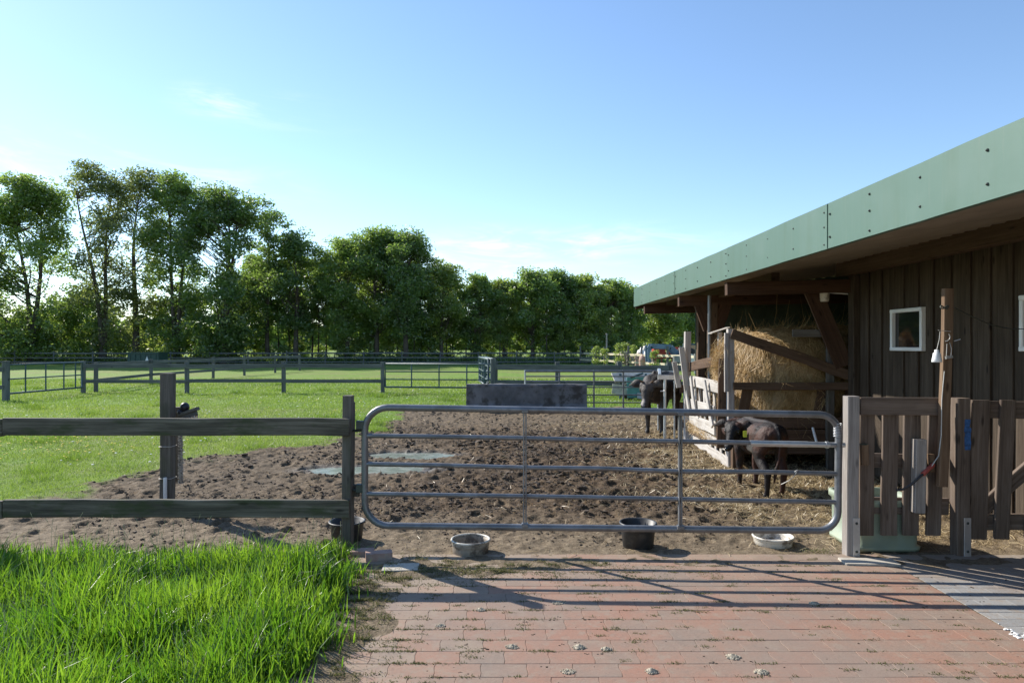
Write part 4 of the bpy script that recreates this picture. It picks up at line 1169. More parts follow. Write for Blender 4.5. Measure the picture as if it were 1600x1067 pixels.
# ------------------------------------------------------------------ hay rack, bale
def hay_rack():
    R = empty('hay_rack', (2.95, 9.3, 0), 'weathered wooden hay rack with white sunlit side panel around the bale', 'hay rack')
    A = Vector((2.95, 9.28, 0)); B = Vector((3.08, 11.75, 0)); d = (B - A)
    def S(t, z, o=0.0): return A + d * t + Vector((o - .04 * max(0, z - .1), 0, z))      # leaning outwards a little
    # sunlit side: horizontal boards
    for (t0, z0, t1, z1, w, o, nm) in ((-.01, .07, 1.0, .09, .14, -.03, 'side_board'), (.0, .27, 1.0, .29, .09, -.03, 'side_board'), (.20, .45, .96, .43, .17, -.05, 'side_board'),
                                       (.20, .70, .96, .67, .18, -.05, 'side_board'), (.06, 1.07, 1.0, 1.06, .17, -.03, 'side_board')):
        m = MB(); m.board(S(t0, z0, o), S(t1, z1, o), w, .03, (0, 0, 1), .005, .004); m.build(nm, M['rack'], R)
    for t in np.linspace(.06, .94, 8):
        m = MB(); m.board(S(t, 0, .02), S(t, 1.1, .02), .10, .025, (0, 1, 0), .004, .003); m.build('slat', M['rack'], R)
    for (t0, t1) in ((.82, .97), (.34, .18), (.62, .74)):
        m = MB(); m.board(S(t0, .55, -.10) if t0 > .5 else S(t0 - .16, .5, -.10), S(t1 - (.0), 1.14, -.10) if t0 > .5 else S(t1 + .16, 1.12, -.10), .10, .03, (0, 1, 0), .004, .003); m.build('diagonal_slat', M['rack'], R)
    # corner post and tall far post
    m = MB(); m.board(PT(1141, 735, 9.2), PT(1141, 514, 9.2), .085, .09, (1, 0, 0), .005, .003); m.build('corner_post', M['white_lumber'], R)
    m = MB(); m.board(PT(1135, 612, 9.14), PT(1135, 520, 9.14), .05, .04, (1, 0, 0)); m.build('corner_cleat', M['white_lumber'], R)
    m = MB(); m.board(PT(1127, 700, 9.28), PT(1131, 560, 9.28), .13, .04, (1, 0, 0), .005, .003); m.build('corner_board', M['rackdark'], R)
    m = MB(); m.board((2.98, 11.6, 0), (2.98, 11.6, PZ(518, 11.6)), .10, .10, (1, 0, 0), .005, .003); m.build('tall_post', M['white_lumber'], R)
    m = MB(); m.board((2.96, 11.5, .8), (2.86, 11.5, 1.62), .09, .04, (1, 0, 0)); m.build('crossed_board', M['rack'], R)
    m = MB(); m.board((2.80, 11.45, .95), (2.72, 11.45, 1.38), .08, .04, (1, 0, 0)); m.build('crossed_board', M['rack'], R)
    m = MB(); m.board((3.0, 11.65, 1.28), PT(1126, 562, 9.9), .15, .035, (0, 0, 1), .005, .003); m.build('sloping_rail', M['rackdark'], R)
    # near face: horizontal beam, sloping board, splayed slats, bottom boards
    Y = 9.12
    m = MB(); m.board(PT(1146, 603, Y), PT(1344, 603, Y - .15), .10, .05, (0, 0, 1), .005, .003); m.build('front_beam', M['rackdark'], R)
    m = MB(); m.board(PT(1143, 521, Y - .03), PT(1334, 589, 8.98), .13, .035, (0, 0, 1), .005, .003); m.build('sloping_board', M['rackdark'], R)
    for px in (1158, 1222, 1276, 1320):
        m = MB(); m.board(PT(px - 6, 690, Y + .12), PT(px + 11, 606, Y + .04), .14, .03, (1, 0, 0), .004, .003); m.build('front_slat', M['rackdark'], R)
    for z in (.10, .27, .44):
        m = MB(); m.board((2.97, Y + .1, z + .18), (4.55, Y - .04, z + .18), .155, .03, (0, 0, 1), .005, .003); m.build('front_board', M['rackdark'], R)
    m = MB(); m.board(PT(1149, 738, Y - .02), PT(1149, 690, Y - .02), .10, .10, (1, 0, 0)); m.build('front_foot', M['rackdark'], R)
    # far side and floor
    m = MB()
    for z in (.3, .6, .9): m.board((2.9, 11.8, z), (4.7, 11.8, z), .14, .03, (0, 0, 1))
    m.build('rear_boards', M['rackdark'], R)
    m = MB()
    for y in np.arange(9.3, 11.7, .2): m.board((2.98, y, .2), (4.7, y, .2), .18, .03, (0, 1, 0))
    m.build('floor', M['rackdark'], R)
    # short lean-to roof board seen behind the corner post
    m = MB(); m.board(PT(1109, 521, 10.6), PT(1138, 512, 10.6), .22, .015, (0, 1, 0), .004); m.build('lid_board', M['rack'], R)
    m = MB(); m.board(PT(1125, 600, 10.5), PT(1125, 519, 10.5), .06, .05, (1, 0, 0)); m.build('lid_post', M['white_lumber'], R)
    m = MB(); m.tube([PT(1270, 668, 9.0), PT(1277, 694, 8.9)], .018, 8); m.build('pale_rod', M['white'], R)
hay_rack()

def fibres(P, Nn, n_len, w, T, mat, name, parent, curl=.02, lift=.02):
    """thin bent strips lying on a surface: P points, Nn normals, T main directions"""
    n = len(P)
    T = T - Nn * (T * Nn).sum(1)[:, None]; T /= np.linalg.norm(T, axis=1)[:, None] + 1e-9
    S = np.cross(Nn, T); L = n_len[:, None]
    W = (S * np.cos(rng.uniform(-.45, .45, n))[:, None] + Nn * np.sin(rng.uniform(-.45, .45, n))[:, None]) * (w[:, None] / 2)
    lf = rng.gamma(1.3, lift, n)[:, None]; cu = rng.normal(0, curl, n)[:, None]
    A = P - T * L * .5 + Nn * .002; B = P + S * cu + Nn * (lf * .6 + .004); C = P + T * L * .5 + Nn * lf * rng.choice([0, 1, 1.8], n)[:, None] + S * cu * .4
    V = np.stack([A - W * .6, A + W * .6, B - W, B + W, C - W * .4, C + W * .4], 1).reshape(-1, 3)
    b = (np.arange(n) * 6)[:, None]
    Q = np.concatenate([np.concatenate([b, b + 1, b + 3, b + 2], 1), np.concatenate([b + 2, b + 3, b + 5, b + 4], 1)])
    return mesh_np(name, V, [Q], mat, parent, {'rnd': np.repeat(np.clip(rng.normal(.5, .28, n), 0, 1), 6)})

def hay_bale():
    c = np.array([4.50, 10.2, 1.08]); ca, sa = math.cos(.34), math.sin(.34); R = empty('hay_bale', (4.02, 10.15, .22), 'large shaggy golden hay bale sagging inside the hay rack', 'hay bale')
    def surf(u, v):
        # u: angle round the bale axis (x), v: -1..1 along it
        ex = 1 - np.abs(v) ** 3.2
        ry = .86 * (.62 + .38 * ex ** .5); rz = .86 * (.70 + .30 * ex ** .5)
        cy, sy = np.cos(u), np.sin(u)
        sq = (np.abs(cy) ** 2.6 + np.abs(sy) ** 2.6) ** (-1 / 2.6)
        lum = 1 + .10 * (fbm(u * 1.6 + 20, v * 2.2 + 9, 3, 111) - .5) * 2 + .05 * (fbm(u * 6 + 9, v * 7 + 30, 2, 113) - .5)
        lx_ = v * 1.30 * (1 + .05 * np.sin(u * 2)); ly_ = cy * sq * ry * lum
        x = c[0] + ca * lx_ - sa * ly_
        y = c[1] + sa * lx_ + ca * ly_
        z = c[2] + sy * sq * rz * lum * (1 - .10 * sstep(.2, 1, v)) - .04 * np.abs(v)
        return np.stack([x, y, z], -1)
    nu, nv = 72, 46
    U, Vv = np.meshgrid(np.linspace(0, 2 * np.pi, nu, endpoint=False), np.linspace(-1, 1, nv))
    P = surf(U.ravel(), Vv.ravel()); i = np.arange(nu * nv).reshape(nv, nu)
    q = np.stack([i[:-1], np.roll(i[:-1], -1, 1), np.roll(i[1:], -1, 1), i[1:]], -1).reshape(-1, 4)
    P = np.concatenate([P, [P[:nu].mean(0), P[-nu:].mean(0)]])
    t1 = np.stack([np.roll(i[0], -1), i[0], np.full(nu, nu * nv)], -1); t2 = np.stack([i[-1], np.roll(i[-1], -1), np.full(nu, nu * nv + 1)], -1)
    mesh_np('hay_body', P, [q, np.concatenate([t1, t2])], M['hay'], R, {'rnd': np.clip(fbm(P[:, 0] * 9, P[:, 2] * 9 + P[:, 1] * 7, 3, 5) * .7, 0, 1)}, True)
    n = 30000
    u = rng.uniform(np.pi * .62, np.pi * 1.75, n) ; v = rng.uniform(-1, 1, n) ** 1.0
    u = np.where(rng.random(n) < .3, rng.uniform(.2, np.pi * .8, n), u)
    e = 1e-3
    P = surf(u, v); Tu = surf(u + e, v) - P; Tv = surf(u, v + e) - P
    Nn = np.cross(Tv, Tu); Nn /= np.linalg.norm(Nn, axis=1)[:, None] + 1e-12
    out = P - c; s = np.sign((Nn * out).sum(1))[:, None]; Nn = Nn * s
    Tu /= np.linalg.norm(Tu, axis=1)[:, None] + 1e-12
    T = Tu + rng.normal(0, .55, (n, 3)) + np.array([0, 0, -.2])
    fibres(P, Nn, rng.uniform(.06, .26, n), rng.uniform(.003, .007, n), T, M['hay'], 'loose_hay', R, .03, .012)
    k = rng.choice(n, 3200, replace=False)
    fibres(P[k], Nn[k], rng.uniform(.12, .34, 3200), rng.uniform(.003, .006, 3200), T[k] + rng.normal(0, .5, (3200, 3)), M['hay'], 'loose_hay', R, .05, .06)
    # flat end facing the sun
    n = 9000
    a = rng.uniform(0, 2 * np.pi, n); rr = np.sqrt(rng.random(n))
    lx_ = -1.30 - .10 * (1 - rr ** 2); ly_ = np.cos(a) * rr * .62
    P = np.stack([c[0] + ca * lx_ - sa * ly_, c[1] + sa * lx_ + ca * ly_, c[2] + np.sin(a) * rr * .72], 1)
    Nn = np.tile([-ca, -sa, 0], (n, 1)); T = np.stack([np.zeros(n), rng.normal(0, .5, n), -1 + rng.normal(0, .4, n)], 1)
    fibres(P, Nn, rng.uniform(.1, .3, n), rng.uniform(.003, .007, n), T, M['hay'], 'loose_hay', R, .03, .013)
    # tuft pushed out at the corner of the rack, and hay spilling inside the rack
    n = 2600
    q = np.array(PT(1129, 566, 9.45))
    P = q + rng.normal(0, 1, (n, 3)) * np.array([.05, .1, .11]); Nn = rng.normal(0, 1, (n, 3)); Nn /= np.linalg.norm(Nn, axis=1)[:, None]
    T = np.tile([.1, 0, -1.], (n, 1)) + rng.normal(0, .5, (n, 3))
    o = fibres(P, Nn, rng.uniform(.08, .24, n), rng.uniform(.003, .006, n), T, M['hay'], 'hay_tuft', None, .03, .02)
    setp(o, 'brown tuft of hay bulging out left of the pale corner post', 'hay')
    n = 6500
    x = rng.uniform(2.98, 3.35, n); y = rng.uniform(9.35, 11.6, n); z = .22 + .42 * rng.random(n) * np.clip((x - 2.9) * 3, .3, 1)
    P = np.stack([x, y, z], 1); Nn = np.tile([-.6, -.3, .8], (n, 1)) + rng.normal(0, .3, (n, 3)); Nn /= np.linalg.norm(Nn, axis=1)[:, None]
    o = fibres(P, Nn, rng.uniform(.08, .24, n), rng.uniform(.003, .006, n), rng.normal(0, 1, (n, 3)), M['hay'], 'fallen_hay', None, .03, .03)
    setp(o, 'loose hay heaped on the floor of the hay rack behind its white slats', 'hay', None, 'stuff')
hay_bale()

# ------------------------------------------------------------------ cattle
def chain(mb, stations, step=.35):
    """overlapping ellipsoids along stations (pos, (rx,ry,rz)) -> later merged into one skin"""
    for (a, ra), (b, rb) in zip(stations[:-1], stations[1:]):
        a, b = Vector(a), Vector(b); L = (b - a).length
        n = max(1, int(L / (step * min(min(ra), min(rb)))))
        for i in range(n):
            t = i / n; mb.ball(a.lerp(b, t), tuple(x + (y - x) * t for x, y in zip(ra, rb)), 14, 9)
    mb.ball(stations[-1][0], stations[-1][1], 14, 9)
def beast(name, loc, F_, scale, head, mats, label, cat, opts):
    """local axes: x forward, y left, z up; loc = ground point midway between the legs"""
    Fv = Vector((F_[0], F_[1], 0)).normalized(); Lv = Vector((-Fv.y, Fv.x, 0))
    def X(p): return Vector(loc) + Fv * p.x * scale + Lv * p.y * scale + Vector((0, 0, p.z * scale))
    m = MB(X)
    e = lambda r: (r, r, r)
    fat = opts.get('fat', 1.0)
    chain(m, [((-.42, 0, .70), (.06, .085, .085)), ((-.36, 0, .69), (.10, .145 * fat, .12)), ((-.27, 0, .66), (.12, .172 * fat, .155)), ((-.1, 0, .625), (.12, .175 * fat, .175)), ((.06, 0, .60), (.12, .19 * fat, .195)),
              ((.2, 0, .60), (.12, .172 * fat, .205)), ((.32, 0, .62), (.11, .145 * fat, .195)), ((.40, 0, .64), (.08, .105 * fat, .15))])
    # spine ridge, hip bones, withers
    chain(m, [((-.40, 0, .785), (.03, .03, .03)), ((-.2, 0, .80), (.04, .03, .03)), ((.1, 0, .79), (.04, .03, .03)), ((.30, 0, .815), (.05, .035, .035))])
    for s in (-1, 1):
        m.ball((-.25, s * .11 * fat, .735), (.07, .05, .035), 10, 7); m.ball((-.43, s * .07, .70), (.035, .035, .04), 10, 7)
        chain(m, [((.29, s * .115 * fat, .60), (.10, .06, .14)), ((.27, s * .115 * fat, .46), (.07, .055, .075)), ((.285, s * .10, .33), e(.05)), ((.30, s * .098, .245), e(.041)), ((.292, s * .098, .22), e(.036)), ((.288, s * .098, .09), e(.027)),
                  ((.295, s * .098, .06), e(.029)), ((.315, s * .098, .028), (.038, .032, .028))])
        fo = opts['hind'][0 if s < 0 else 1]
        chain(m, [((-.31, s * .10 * fat, .62), (.13, .075, .14)), ((-.26, s * .125 * fat, .50), (.105, .06, .10)), ((-.26 + fo * .2, s * .12, .41), (.07, .05, .07)), ((-.335 + fo * .5, s * .112, .33), e(.055)), ((-.395 + fo * .7, s * .108, .275), e(.042)),
                  ((-.385 + fo * .75, s * .106, .24), e(.036)), ((-.36 + fo * .95, s * .104, .09), e(.028)), ((-.35 + fo, s * .104, .06), e(.029)), ((-.33 + fo, s * .104, .028), (.038, .032, .028))])
    # tail
    if opts.get('tail', True):
        chain(m, [((-.44, 0, .765), e(.028)), ((-.485, 0, .70), e(.021)), ((-.505, .0, .58), e(.016)), ((-.50, .015, .42), e(.014)), ((-.47, .03, .32), e(.022)), ((-.455, .04, .22), e(.016)), ((-.45, .04, .18), e(.007))], .5)
    # neck and head
    hc = Vector(head['poll']); fd = Vector(head['dir']).normalized(); up = Vector(head.get('up', (0, 0, 1))); sdv = fd.cross(up).normalized() * -1; up = (-sdv).cross(fd) * -1
    up = fd.cross(sdv); up = up if up.z > 0 else -up
    nk = [((.38, 0, .64), (.10, .10 * fat, .15))] + [(p, r) for p, r in head['neck']] + [(tuple(hc), (.065, .065, .075))]
    chain(m, nk, .3)
    def Hh(a, s, u): return hc + fd * a + sdv * s + up * u
    k = head.get('k', 1.0)
    for (a, u, r) in ((.0, .0, .078), (.04, .015, .075), (.08, .012, .070), (.12, .0, .060), (.16, -.012, .052), (.20, -.022, .047), (.235, -.028, .048), (.262, -.03, .043)):
        m.ball(Hh(a * k, 0, u * k), r * k * .98, 14, 9)
    for s in (-1, 1):
        m.ball(Hh(.01 * k, s * .045 * k, .02 * k), .058 * k, 10, 7); m.ball(Hh(.06 * k, s * .058 * k, .022 * k), .036 * k, 10, 7)           # brow
        m.ball(Hh(.10 * k, s * .035 * k, -.045 * k), .042 * k, 10, 7)          # jaw
        m.ball(Hh(.262 * k, s * .026 * k, -.018 * k), .022 * k, 8, 6)          # nostril
        eb = Hh(-.02 * k, s * .075 * k, .035 * k); et = Hh(-.045 * k, s * .235 * k, .035 * k)
        for t in np.linspace(0, 1, 9):
            p = eb.lerp(et, t) - Vector((0, 0, .05 * t * t * k)); w_ = (.024 + .030 * math.sin(min(1, t * 1.15) * math.pi)) * k * (1 - .35 * t * t)
            m.ball(p, (w_ * .7, w_ * .7, w_ * 1.05), 8, 6)
    R = empty(name, Vector(loc), label, cat)
    body = m.build('hide', mats[0], R)
    rm = body.modifiers.new('skin', 'REMESH'); rm.mode = 'VOXEL'; rm.voxel_size = .011 * scale * opts.get('vox', .8); rm.use_smooth_shade = True
    sm = body.modifiers.new('smooth', 'SMOOTH'); sm.iterations = 6; sm.factor = .5
    for s in (-1, 1):
        ey = MB(X); ey.ball(Hh(.082 * k, s * .069 * k, .020 * k), .0165 * k, 10, 7); ey.build('eye', M['eye'], R)
        if head.get('horns'):
            h = MB(X); h.tube([Hh(-.01, s * .045, .06), Hh(-.02, s * .075, .085), Hh(-.015, s * .085, .105), Hh(-.01, s * .085, .12)], [.018, .014, .010, .004], 8); h.build('horn', M['rackdark'], R)
    nb = MB(X); nb.ball(Hh(.292 * k, 0, -.028 * k), (.02 * k, .034 * k, .026 * k), 12, 8); nb.build('nose', mats[1], R)
    return R, X, Hh
hideA = mat_hide('dark_brown_black_hide', (.016, .012, .011), (.085, .036, .022), (.46, .60), [((.02, .17, .42), .10, (.62, .58, .53))])
# the calf
cl = Vector((2.80, 7.74, 0))
calfF = Vector((-.09, .996, 0)).normalized(); calfL = Vector((-calfF.y, calfF.x, 0))
def toloc(p, base, f, l, s): d = Vector(p) - base; return (d.dot(f) / s, d.dot(l) / s, d.z / s)
pollw = PT(1148, 668, 7.83); muzw = PT(1134, 704, 7.62)
poll = toloc(pollw, cl, calfF, calfL, 1.0); mz = Vector(toloc(muzw, cl, calfF, calfL, 1.0))
hd = {'poll': poll, 'dir': mz - Vector(poll), 'neck': [((.46, .05, .68), (.09, .08, .115)), ((.47, .14, .68), (.078, .07, .09)), ((.38, .22, .66), (.062, .06, .07)), ((.24, .25, .645), (.055, .055, .062))], 'k': 1.04}
def local_mat(sp, base, f, l):
    return sp
hideA2 = mat_hide('calf_hide', (.016, .012, .011), (.060, .025, .016), (.44, .58), [(tuple(calfF * -.09 + calfL * .10 + Vector((0, 0, .45))), .125, (.66, .62, .57)), (tuple((pollw + muzw) / 2 - cl), .21, (.013, .011, .011))])
CR, CX, CH = beast('calf', cl, calfF, 1.0, hd, (hideA2, M['eye']), 'small dark brown calf with white belly patch, looking back beside the hay rack', 'calf', {'fat': 1.02, 'hind': (.02, -.06)})
t = MB(CX); p = CH(-.06, .15, -.02)
q = CX(Vector(p)); t2 = MB()
t2.board(PT(1164, 673, 7.65), PT(1164.5, 683, 7.65), .042, .004, (1, 0, 0), .001, 0); t2.build('ear_tag', M['eartag'], CR)

# the grey brown cow at the feeding hatch
cw = Vector((2.86, 13.05, 0)); cowF = Vector((-.50, -.87, 0)).normalized(); cowL = Vector((-cowF.y, cowF.x, 0)); cs = 1.40
pw = PT(1013, 604, 12.15); mw = PT(1005.5, 634, 11.92)
poll = toloc(pw, cw, cowF, cowL, cs); mz = Vector(toloc(mw, cw, cowF, cowL, cs))
hd = {'poll': poll, 'dir': mz - Vector(poll), 'neck': [((.46, 0, .68), (.09, .09, .13)), ((.55, 0.0, .69), (.075, .08, .11))], 'k': 1.06, 'horns': True}
hideB = mat_hide('grey_brown_hide', (.035, .029, .026), (.075, .062, .054), (.42, .62), [(tuple(Vector(mw) - cw + Vector((-.04, .0, .10))), .10, (.30, .265, .245)), (tuple(Vector(mw) - cw + Vector((-.03, -.05, .02))), .07, (.34, .31, .29))])
WR, WX, WH = beast('cow', cw, cowF, cs, hd, (hideB, M['eye']), 'grey brown cow with pale muzzle facing us behind the white metal hatch', 'cow', {'fat': 1.12, 'hind': (0, .04)})

# ------------------------------------------------------------------ steel hatch, hurdle, concrete block, feeder trailer
def hatch():
    R = empty('feeding_hatch', (PX(1048, 11.9), 11.9, 0), 'white metal head hatch frame standing in front of the cow', 'frame')
    Y = 11.85
    for px, w, pyb in ((1039, .055, 684), (1054, .035, 686), (1069, .03, 690)):
        m = MB(); m.tube([(PX(px, Y), Y, 0), (PX(px, Y), Y, PZ(590, Y))], w / 2, 8); m.build('upright', M['steel'], R)
    m = MB(); m.board(PT(1028, 589, Y), PT(1073, 590, Y), .08, .05, (0, 0, 1), .004); m.build('top_bar', M['steel'], R)
    m = MB(); m.board(PT(1031, 588, Y), PT(1030, 579, 13.0), .09, .05, (0, 0, 1), .004); m.build('side_bar', M['steel'], R)
    m = MB(); m.tube([(PX(1030, 12.9), 12.95, 0), (PX(1030, 12.9), 12.95, PZ(576, 12.95))], .025, 8); m.build('upright', M['steel'], R)
    m = MB(); m.tube([PT(1032, 611, Y - .02), PT(1038, 611, Y - .03), PT(1038, 607, Y - .03)], .012, 6); m.build('catch', M['steel'], R)
hatch()
def hurdle():
    Y = 17.3
    R = empty('steel_hurdle', (PX(900, Y), Y, 0), 'pale steel hurdle with six thin rails behind the concrete block', 'hurdle')
    zb = PZ(638, Y)
    for py, r in ((580, .028), (588, .016), (596, .016), (605, .016), (617, .016), (629, .016), (637.5, .022)):
        m = MB(); m.tube([PT(820.5, py, Y), PT(1034, py + (0 if py < 630 else 1), Y)], r, 8); m.build('rail', M['galv'], R)
    for px in (820.5, 874, 928, 974, 1030):
        m = MB(); m.tube([(PX(px, Y), Y, .02), (PX(px, Y), Y, PZ(578, Y))], .024, 8); m.build('upright', M['steel'] if px < 830 else M['galv'], R)
hurdle()
def block():
    Y0 = 16.9
    R = empty('concrete_block', (PX(822, Y0), Y0, 0), 'long dark stained concrete barrier block standing behind the yard mud', 'concrete block')
    m = MB(); x0, x1 = PX(728, Y0), PX(918, Y0); zt = PZ(601, Y0)
    prof = [(0, -.02), (.02, .12), (.10, .20), (.12, zt - .04), (.15, zt), (.42, zt), (.45, zt - .04), (.47, .2), (.56, .1), (.56, -.02)]
    n = 14; vs = []
    for i in range(n + 1):
        x = x0 + (x1 - x0) * i / n
        for (y, z) in prof: vs.append((x + (random.gauss(0, .006)), Y0 + y + random.gauss(0, .006), z + random.gauss(0, .005)))
    k = len(prof); fs = []
    for i in range(n):
        for j in range(k): fs.append((i * k + j, (i + 1) * k + j, (i + 1) * k + (j + 1) % k, i * k + (j + 1) % k))
    fs.append(tuple(range(k))); fs.append(tuple(n * k + j for j in range(k - 1, -1, -1)))
    m.add(vs, fs); m.build('block_body', M['concrete'], R)
    for dx in (.35, -.35):
        t = MB(); xc = x0 + .6 if dx > 0 else x1 - .6
        t.tube([(xc - .06, Y0 + .28, zt - .01), (xc - .05, Y0 + .28, zt + .06), (xc + .05, Y0 + .28, zt + .06), (xc + .06, Y0 + .28, zt - .01)], .011, 6); t.build('lifting_loop', M['screw'], R)
    p = MB(); Y = 17.6; p.box((PX(700, Y), Y, .03), (.5, .3, .08), .1, .01); p.build('feed_pan', M['blackrub'], None, 'low black pan lying in the mud left of the concrete block', 'pan')
block()
def feeder():
    R = empty('feed_trailer', (3.9, 20.6, 0), 'teal and beige feed trailer parked behind the steel hurdle', 'trailer')
    Y = 20.6
    m = MB(); m.board((PX(958, Y), Y, PZ(590, Y)), (PX(1065, Y), Y + .4, PZ(587, Y)), .42, .04, (-.5, .9, .75)); m.build('top_panel', M['palecon'], R)
    m = MB(); m.board((PX(956, Y), Y - .05, PZ(607, Y)), (PX(996, Y), Y - .1, PZ(612, Y)), .30, .04, (0, .2, 1)); m.build('side_panel', M['palecon'], R)
    m = MB(); m.board((PX(978, Y), Y - .2, PZ(605, Y)), (PX(1036, Y), Y - .2, PZ(604, Y)), .62, .05, (0, 0, 1)); m.build('teal_panel', M['teal'], R)
    m = MB(); m.board((PX(993, Y), Y - .3, PZ(616, Y)), (PX(1030, Y), Y - .3, PZ(624, Y)), .34, .04, (-.5, .9, .7)); m.build('lower_panel', M['palecon'], R)
    for px in (970, 1010, 1060):
        m = MB(); m.tube([(PX(px, Y), Y + .1, 0), (PX(px, Y), Y + .1, PZ(584, Y))], .04, 8); m.build('leg', M['bluegate'], R)
    m = MB(); m.tube([PT(985, 590, Y - .3), PT(1005, 583, Y - .3)], .03, 8); m.build('draw_bar', M['bluegate'], R)
    for px in (985, 1048):
        m = MB(); c = Vector((PX(px, Y), Y + .3, .25))
        m.tube([c + Vector((0, -.09, 0)), c + Vector((0, .09, 0))], .25, 20); m.build('wheel', M['tyre'], R)
feeder()

# ------------------------------------------------------------------ field fences and gates
def rail_run(name, pts, hts, label, mat, post=.12, rails=((.95, .14), (.42, .12)), group=None, every=3.0, step=None, postmat=None, rail_t=.04):
    """fence from point to point: posts where listed, rails between"""
    R = empty(name, (pts[0][0], pts[0][1], 0), label, 'fence', group)
    for i, (x, y) in enumerate(pts):
        z = float(height(np.array([x]), np.array([y]))[0])
        m = MB(); m.board((x, y, z - .05), (x + random.gauss(0, .01), y, z + hts + random.gauss(0, .02)), post, post, (1, 0, 0), .008, .002, seg=1); m.build('post', postmat or mat, R)
    for (rz, rh) in rails:
        for (x0, y0), (x1, y1) in zip(pts[:-1], pts[1:]):
            d = Vector((x1 - x0, y1 - y0, 0)); nrm = Vector((d.y, -d.x, 0)).normalized()
            if nrm.y > 0: nrm = -nrm
            o = nrm * (post / 2 + rail_t / 2)
            m = MB(); m.board(Vector((x0, y0, rz + random.gauss(0, .012))) + o, Vector((x1, y1, rz + random.gauss(0, .012))) + o, rh, rail_t, (0, 0, 1), .005, .002, seg=2); m.build('rail', mat, R)
    return R
def ptx(px, py): Y = GY(py); return (PX(px, Y), Y)
Yf = 23.6
front = [(PX(p, Yf), Yf) for p in (130, 292, 443, 598)]
rail_run('pasture_fence', front, 1.12, 'long two rail pasture fence between the two field gates', M['fieldfence'])
rail_run('pasture_fence', [(PX(774, 23.0), 23.0), (PX(871, 22.6), 22.6), (PX(968, 22.2), 22.2), (PX(1045, 22.0), 22.0), (PX(1110, 22.0), 22.0)], 1.12, 'pasture fence with broad dark rails behind the steel hurdle', M['fieldfence'], .14, ((.93, .19), (.42, .17)))
back = [(-14.75, 24.2), (-15.6, 29.5), (-15.1, 34.5), (-14.9, 38), (-14.4, 41.5), (-14.0, 45)]
rail_run('pasture_fence', back, 1.08, 'fence running away from the left field gate towards the trees', M['fieldfence'], .11, ((.95, .13), (.40, .11)))
far = [(x, 61 + x * .02) for x in np.arange(-54, 14, 3.4)]
rail_run('boundary_fence', far, 1.15, 'low dark boundary fence along the foot of the trees', M['fieldfence'], .10, ((.98, .13), (.58, .11), (.2, .1)))
rail_run('left_fence', [(-22.5, 20.3), (PX(9, 20.2), 20.2)], 1.1, 'short end of pasture fence at the left picture edge, left of the field gate', M['fieldfence'])
pale = [(6.2, 62), (7.0, 59.6), (7.75, 57.2), (8.4, 55), (9.0, 52.8), (9.6, 50.6), (10.1, 48.6), (10.6, 46.5), (11.0, 44.5), (11.5, 42), (11.95, 39.6), (12.4, 37)]
rail_run('yard_fence', pale, 1.6, 'sunlit fence with pale rails running back to the machinery yard', M['palefence'], .13, ((.95, .17), (.38, .15)), None, 3, None, M['fieldfence'], .04)

def field_gate(p0, p1, h, label, nv, nr, name='field_gate', r=.03):
    p0 = Vector((p0[0], p0[1], 0)); p1 = Vector((p1[0], p1[1], 0))
    R = empty(name, p0, label, 'gate', 'blue grey field gates'); z0 = .22
    m = MB(); a, b = p0 + Vector((0, 0, z0)), p1 + Vector((0, 0, z0)); u = Vector((0, 0, h - z0))
    m.tube([a, a + u, b + u, b, a], r, 8, False); m.build('frame', M['bluegate'], R)
    for k in range(1, nr):
        q = u * (k / nr); m = MB(); m.tube([a + q, b + q], r * .7, 6); m.build('rail', M['bluegate'], R)
    for t in nv:
        q = a.lerp(b, t); m = MB(); m.tube([q, q + u], r * .8, 6); m.build('upright', M['bluegate'], R)
field_gate((PX(11, 20.3), 20.3), (PX(128, 23.4), 23.4), 1.08, 'blue grey field gate standing half open at the left end of the pasture fence', (.22, .48, .73, .90), 2)
field_gate((PX(602, 23.6), 23.6), (PX(768, 23.2), 23.2), 1.02, 'blue grey field gate closed between pasture fence and blue gate posts', (.25, .51, .77, .93), 3)
for i in range(3):
    field_gate((PX(772, 23) - .10 * i, 23.15 + .1 * i), (PX(772, 23) - .45 - .14 * i, 27.3 + .3 * i), 1.18, ('nearest', 'middle', 'furthest')[i] + ' of three blue gates swung back in a stack beside the blue gate posts', (.3, .6, .85), 4, 'field_gate', .04)
m = MB(); m.board((PX(771, 23), 22.95, 0), (PX(771, 23), 22.95, 1.22), .16, .16, (1, 0, 0), .01); m.build('field_gate_post', M['fieldfence'], None, 'stout post carrying the stack of blue gates', 'post')
m = MB(); m.board((PX(9, 20.2), 20.2, 0), (PX(9, 20.2), 20.2, 1.2), .15, .15, (1, 0, 0), .01); m.build('field_gate_post', M['fieldfence'], None, 'stout grey post at the far left carrying the half open gate', 'post')

